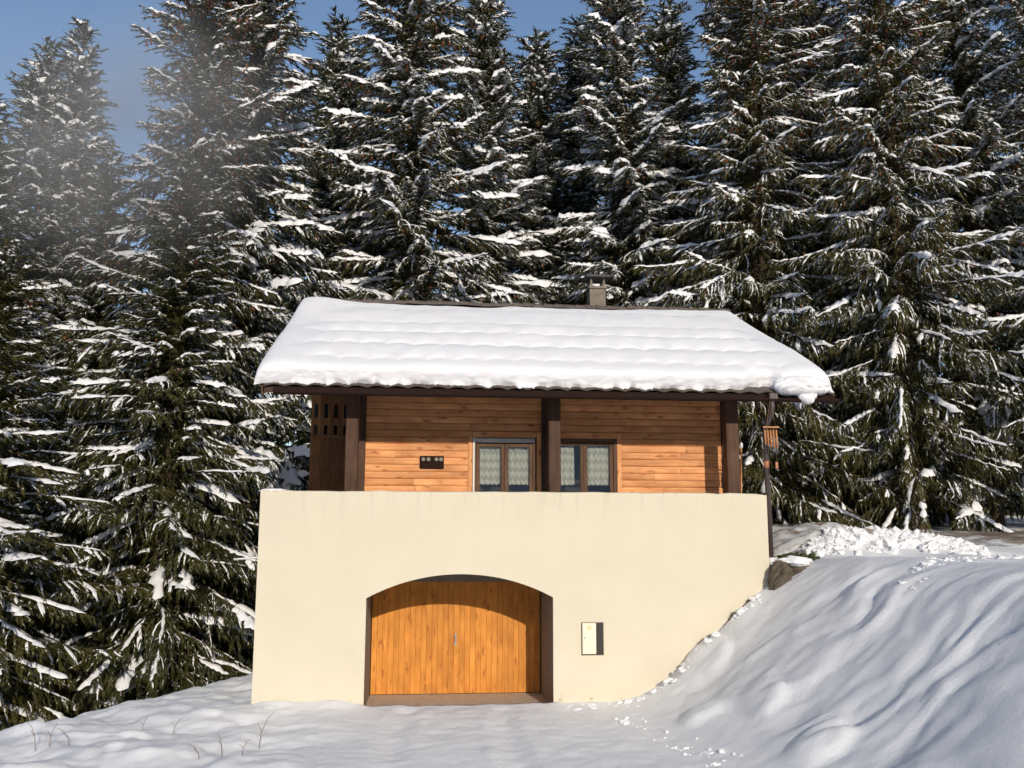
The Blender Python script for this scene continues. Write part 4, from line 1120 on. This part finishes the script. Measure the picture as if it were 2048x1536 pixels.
TREES = [
    ('b', 11.0, 15.6, 24.5, 5.8, 'spruce wedged between the cone-bearing tree and the pointed one set back', 1.0),
    ('d', 9.6, 10.6, 9.2, 1.2, 'young low spruce right behind the downpipe, under the roof corner', .95),
    ('e', -10.46, 10.9, 16.0, .3, 'hazy snow-dusted spruce with the lower of the two close tips at upper left', 1.25),
    ('b', -9.91, 11.3, 16.7, 1.4, 'hazy snow-dusted spruce with the higher of the two close tips at upper left', 1.05),
    ('c', -6.20, 9.6, 21.5, 2.2, 'tall dark spruce rising out of frame, left one of the pair left of the roof', 1.0),
    ('a', -5.05, 11.2, 23.5, .9, 'tall dark spruce rising out of frame, right one of the pair left of the roof', 1.0),
    ('e', -3.25, 16.8, 20.6, 4.0, 'slender spruce set back between the tall pair and the widest tree', 1.4),
    ('a', -0.35, 13.6, 26.0, 3.1, 'widest dark spruce rising out of frame above the left half of the roof', 1.1),
    ('b', 1.75, 14.6, 22.0, 5.2, 'bushy spruce overlapping the right flank of the widest tree', 1.1),
    ('e', 3.86, 17.4, 21.0, 1.0, 'narrow spruce with snowy tip on the left side of the V of sky', 1.4),
    ('e', 5.66, 18.5, 21.8, 2.6, 'narrow spruce with thin tip on the right side of the V of sky', 1.4),
    ('b', 6.30, 13.4, 23.5, 3.7, 'tiered spruce rising out of frame directly behind the chimney', 1.05),
    ('e', 9.25, 18.6, 23.2, 5.5, 'pointed spruce set back right of the tiered tree behind the chimney', 1.4),
    ('c', 8.95, 9.8, 25.0, .4, 'tall cone-bearing spruce rising out of frame above the right end of the roof', .95),
    ('a', 12.6, 13.2, 25.0, 4.4, 'spruce set back right of the cone-bearing tree, sky gaps beside it', 1.05),
    ('c', 12.2, 8.0, 25.0, 1.9, 'near spruce right of the roof with drooping snow-dusted boughs', .95),
    ('a', 15.0, 9.2, 25.0, 2.9, 'tall spruce standing beyond the muddy road near the right edge', 1.0),
    ('c', 17.0, 6.6, 25.0, 5.0, 'spruce cut by the right edge of the picture', 1.0),
    ('d', -10.4, 8.2, 13.2, .8, 'spruce half cut by the left edge below the hazy tips', 1.0),
    ('d', -8.1, 9.2, 12.4, 2.1, 'shorter spruce in front of the gap between the two hazy tips and the tall pair', .95),
    ('d', -5.75, 6.9, 11.3, 3.3, 'low spreading spruce with long snowy boughs left of the garage wall', 1.25),
    ('d', -8.5, 4.4, 8.2, 5.1, 'low spreading spruce in the lower left corner over the snow edge', 1.6),
    ('a', -13.5, 15.5, 15.0, 1.1, 'dim spruce far back beyond the left edge trees', 1.1),
    ('b', -7.2, 17.5, 15.5, 2.5, 'dim spruce far back behind the tall pair left of the roof', 1.2),
    ('a', -1.2, 22.0, 20.0, 4.7, 'dim spruce far back behind the widest tree', 1.2),
    ('b', 8.4, 24.0, 21.0, .2, 'dim spruce far back between chimney tree and cone-bearing tree', 1.2),
    ('a', 14.0, 19.0, 26.0, 3.5, 'dim spruce far back behind the road trees', 1.2),
    ('c', 20.5, 14.0, 26.0, 2.3, 'dim spruce far back at the right edge', 1.1),
    ('b', 19.0, 21.0, 26.0, 4.1, 'dim spruce farthest back on the right', 1.2),
]
for k_, x_, y_, zt_2, ro_, lab, gi in TREES:
    spruce(k_, x_, y_, zt_2, ro_, lab, gi)

# ------------------------------------------------------------------ wooded hillside across the valley, behind the viewer
rf = np.random.default_rng(77)
nfor = 1200
ang = R(180) + rf.random(nfor) * R(180); rad = 78 + 130 * rf.random(nfor) ** .8
fxp = rad * np.cos(ang) * 1.15; fyp = rad * np.sin(ang) - 4
okf = fyp < -30
fxp, fyp = fxp[okf], fyp[okf]
fzp = terrain(fxp, fyp, False); hh = 9 + 6 * rf.random(len(fxp))
Vc, Fc = [], []
for k in range(3):
    top_ = np.stack([fxp, fyp, fzp + hh * (.55 + .225 * k)], -1)
    rr_ = hh * (.24 - .065 * k)
    ring = np.stack([np.stack([fxp + rr_ * np.cos(a_), fyp + rr_ * np.sin(a_), fzp + hh * (.02 + .28 * k) + rf.normal(0, .25, len(fxp))], -1) for a_ in np.linspace(0, 2 * math.pi, 7)[:-1] + k], 1)
    V_ = np.concatenate([top_[:, None, :], ring], 1)
    b0 = np.arange(len(fxp))[:, None] * 7 + sum(len(v) for v in Vc)
    Fc.append(np.concatenate([b0 + np.array([[0, 1 + j, 1 + (j + 1) % 6]]) for j in range(6)]))
    Vc.append(V_.reshape(-1, 3))
tag(obj_me('distant_forest', mesh_np('distant_forest', np.vstack(Vc), [np.vstack(Fc)], M['needle_dark'])), 'dark wooded hillside across the valley behind the viewer', 'forest', kind='stuff')

# ------------------------------------------------------------------ powder snow drifting off the branches
mt = bpy.data.materials.new('snow_powder'); mt.use_nodes = True
n = mt.node_tree.nodes; l = mt.node_tree.links; n.remove(n['Principled BSDF'])
pv = n.new('ShaderNodeVolumePrincipled'); pv.inputs['Color'].default_value = (0.99, 0.99, 0.99, 1); pv.inputs['Anisotropy'].default_value = 0.0
tc = n.new('ShaderNodeTexCoord'); ln = n.new('ShaderNodeVectorMath'); ln.operation = 'LENGTH'; l.new(tc.outputs['Object'], ln.inputs[0])
fo = n.new('ShaderNodeMapRange'); fo.interpolation_type = 'SMOOTHERSTEP'
fo.inputs[1].default_value = 0.97; fo.inputs[2].default_value = 0.0; fo.inputs[3].default_value = 0.0; fo.inputs[4].default_value = 1.0
l.new(ln.outputs['Value'], fo.inputs[0])
nz = noise(n, l, tc.outputs['Object'], 2.1, 5, .6); nr_ = n.new('ShaderNodeMapRange'); nr_.inputs[1].default_value = .32; nr_.inputs[2].default_value = .68; l.new(nz.outputs[0], nr_.inputs[0])
mu = n.new('ShaderNodeMath'); mu.operation = 'MULTIPLY'; l.new(fo.outputs[0], mu.inputs[0]); l.new(nr_.outputs[0], mu.inputs[1])
m2 = n.new('ShaderNodeMath'); m2.operation = 'MULTIPLY'; m2.inputs[1].default_value = POWDER; l.new(mu.outputs[0], m2.inputs[0])
l.new(m2.outputs[0], pv.inputs['Density']); l.new(pv.outputs[0], n['Material Output'].inputs['Volume'])
b_ = bmesh.new(); bmesh.ops.create_icosphere(b_, subdivisions=3, radius=1)
o = bm_obj('snow_powder', b_, mt); o.location = (-7.0, 5.9, 11.2); o.scale = (5.2, 2.0, 4.4); o.rotation_euler = (0, R(-12), 0)
tag(o, 'drifting cloud of powder snow blowing off the spruces at upper left', 'snow', kind='stuff')
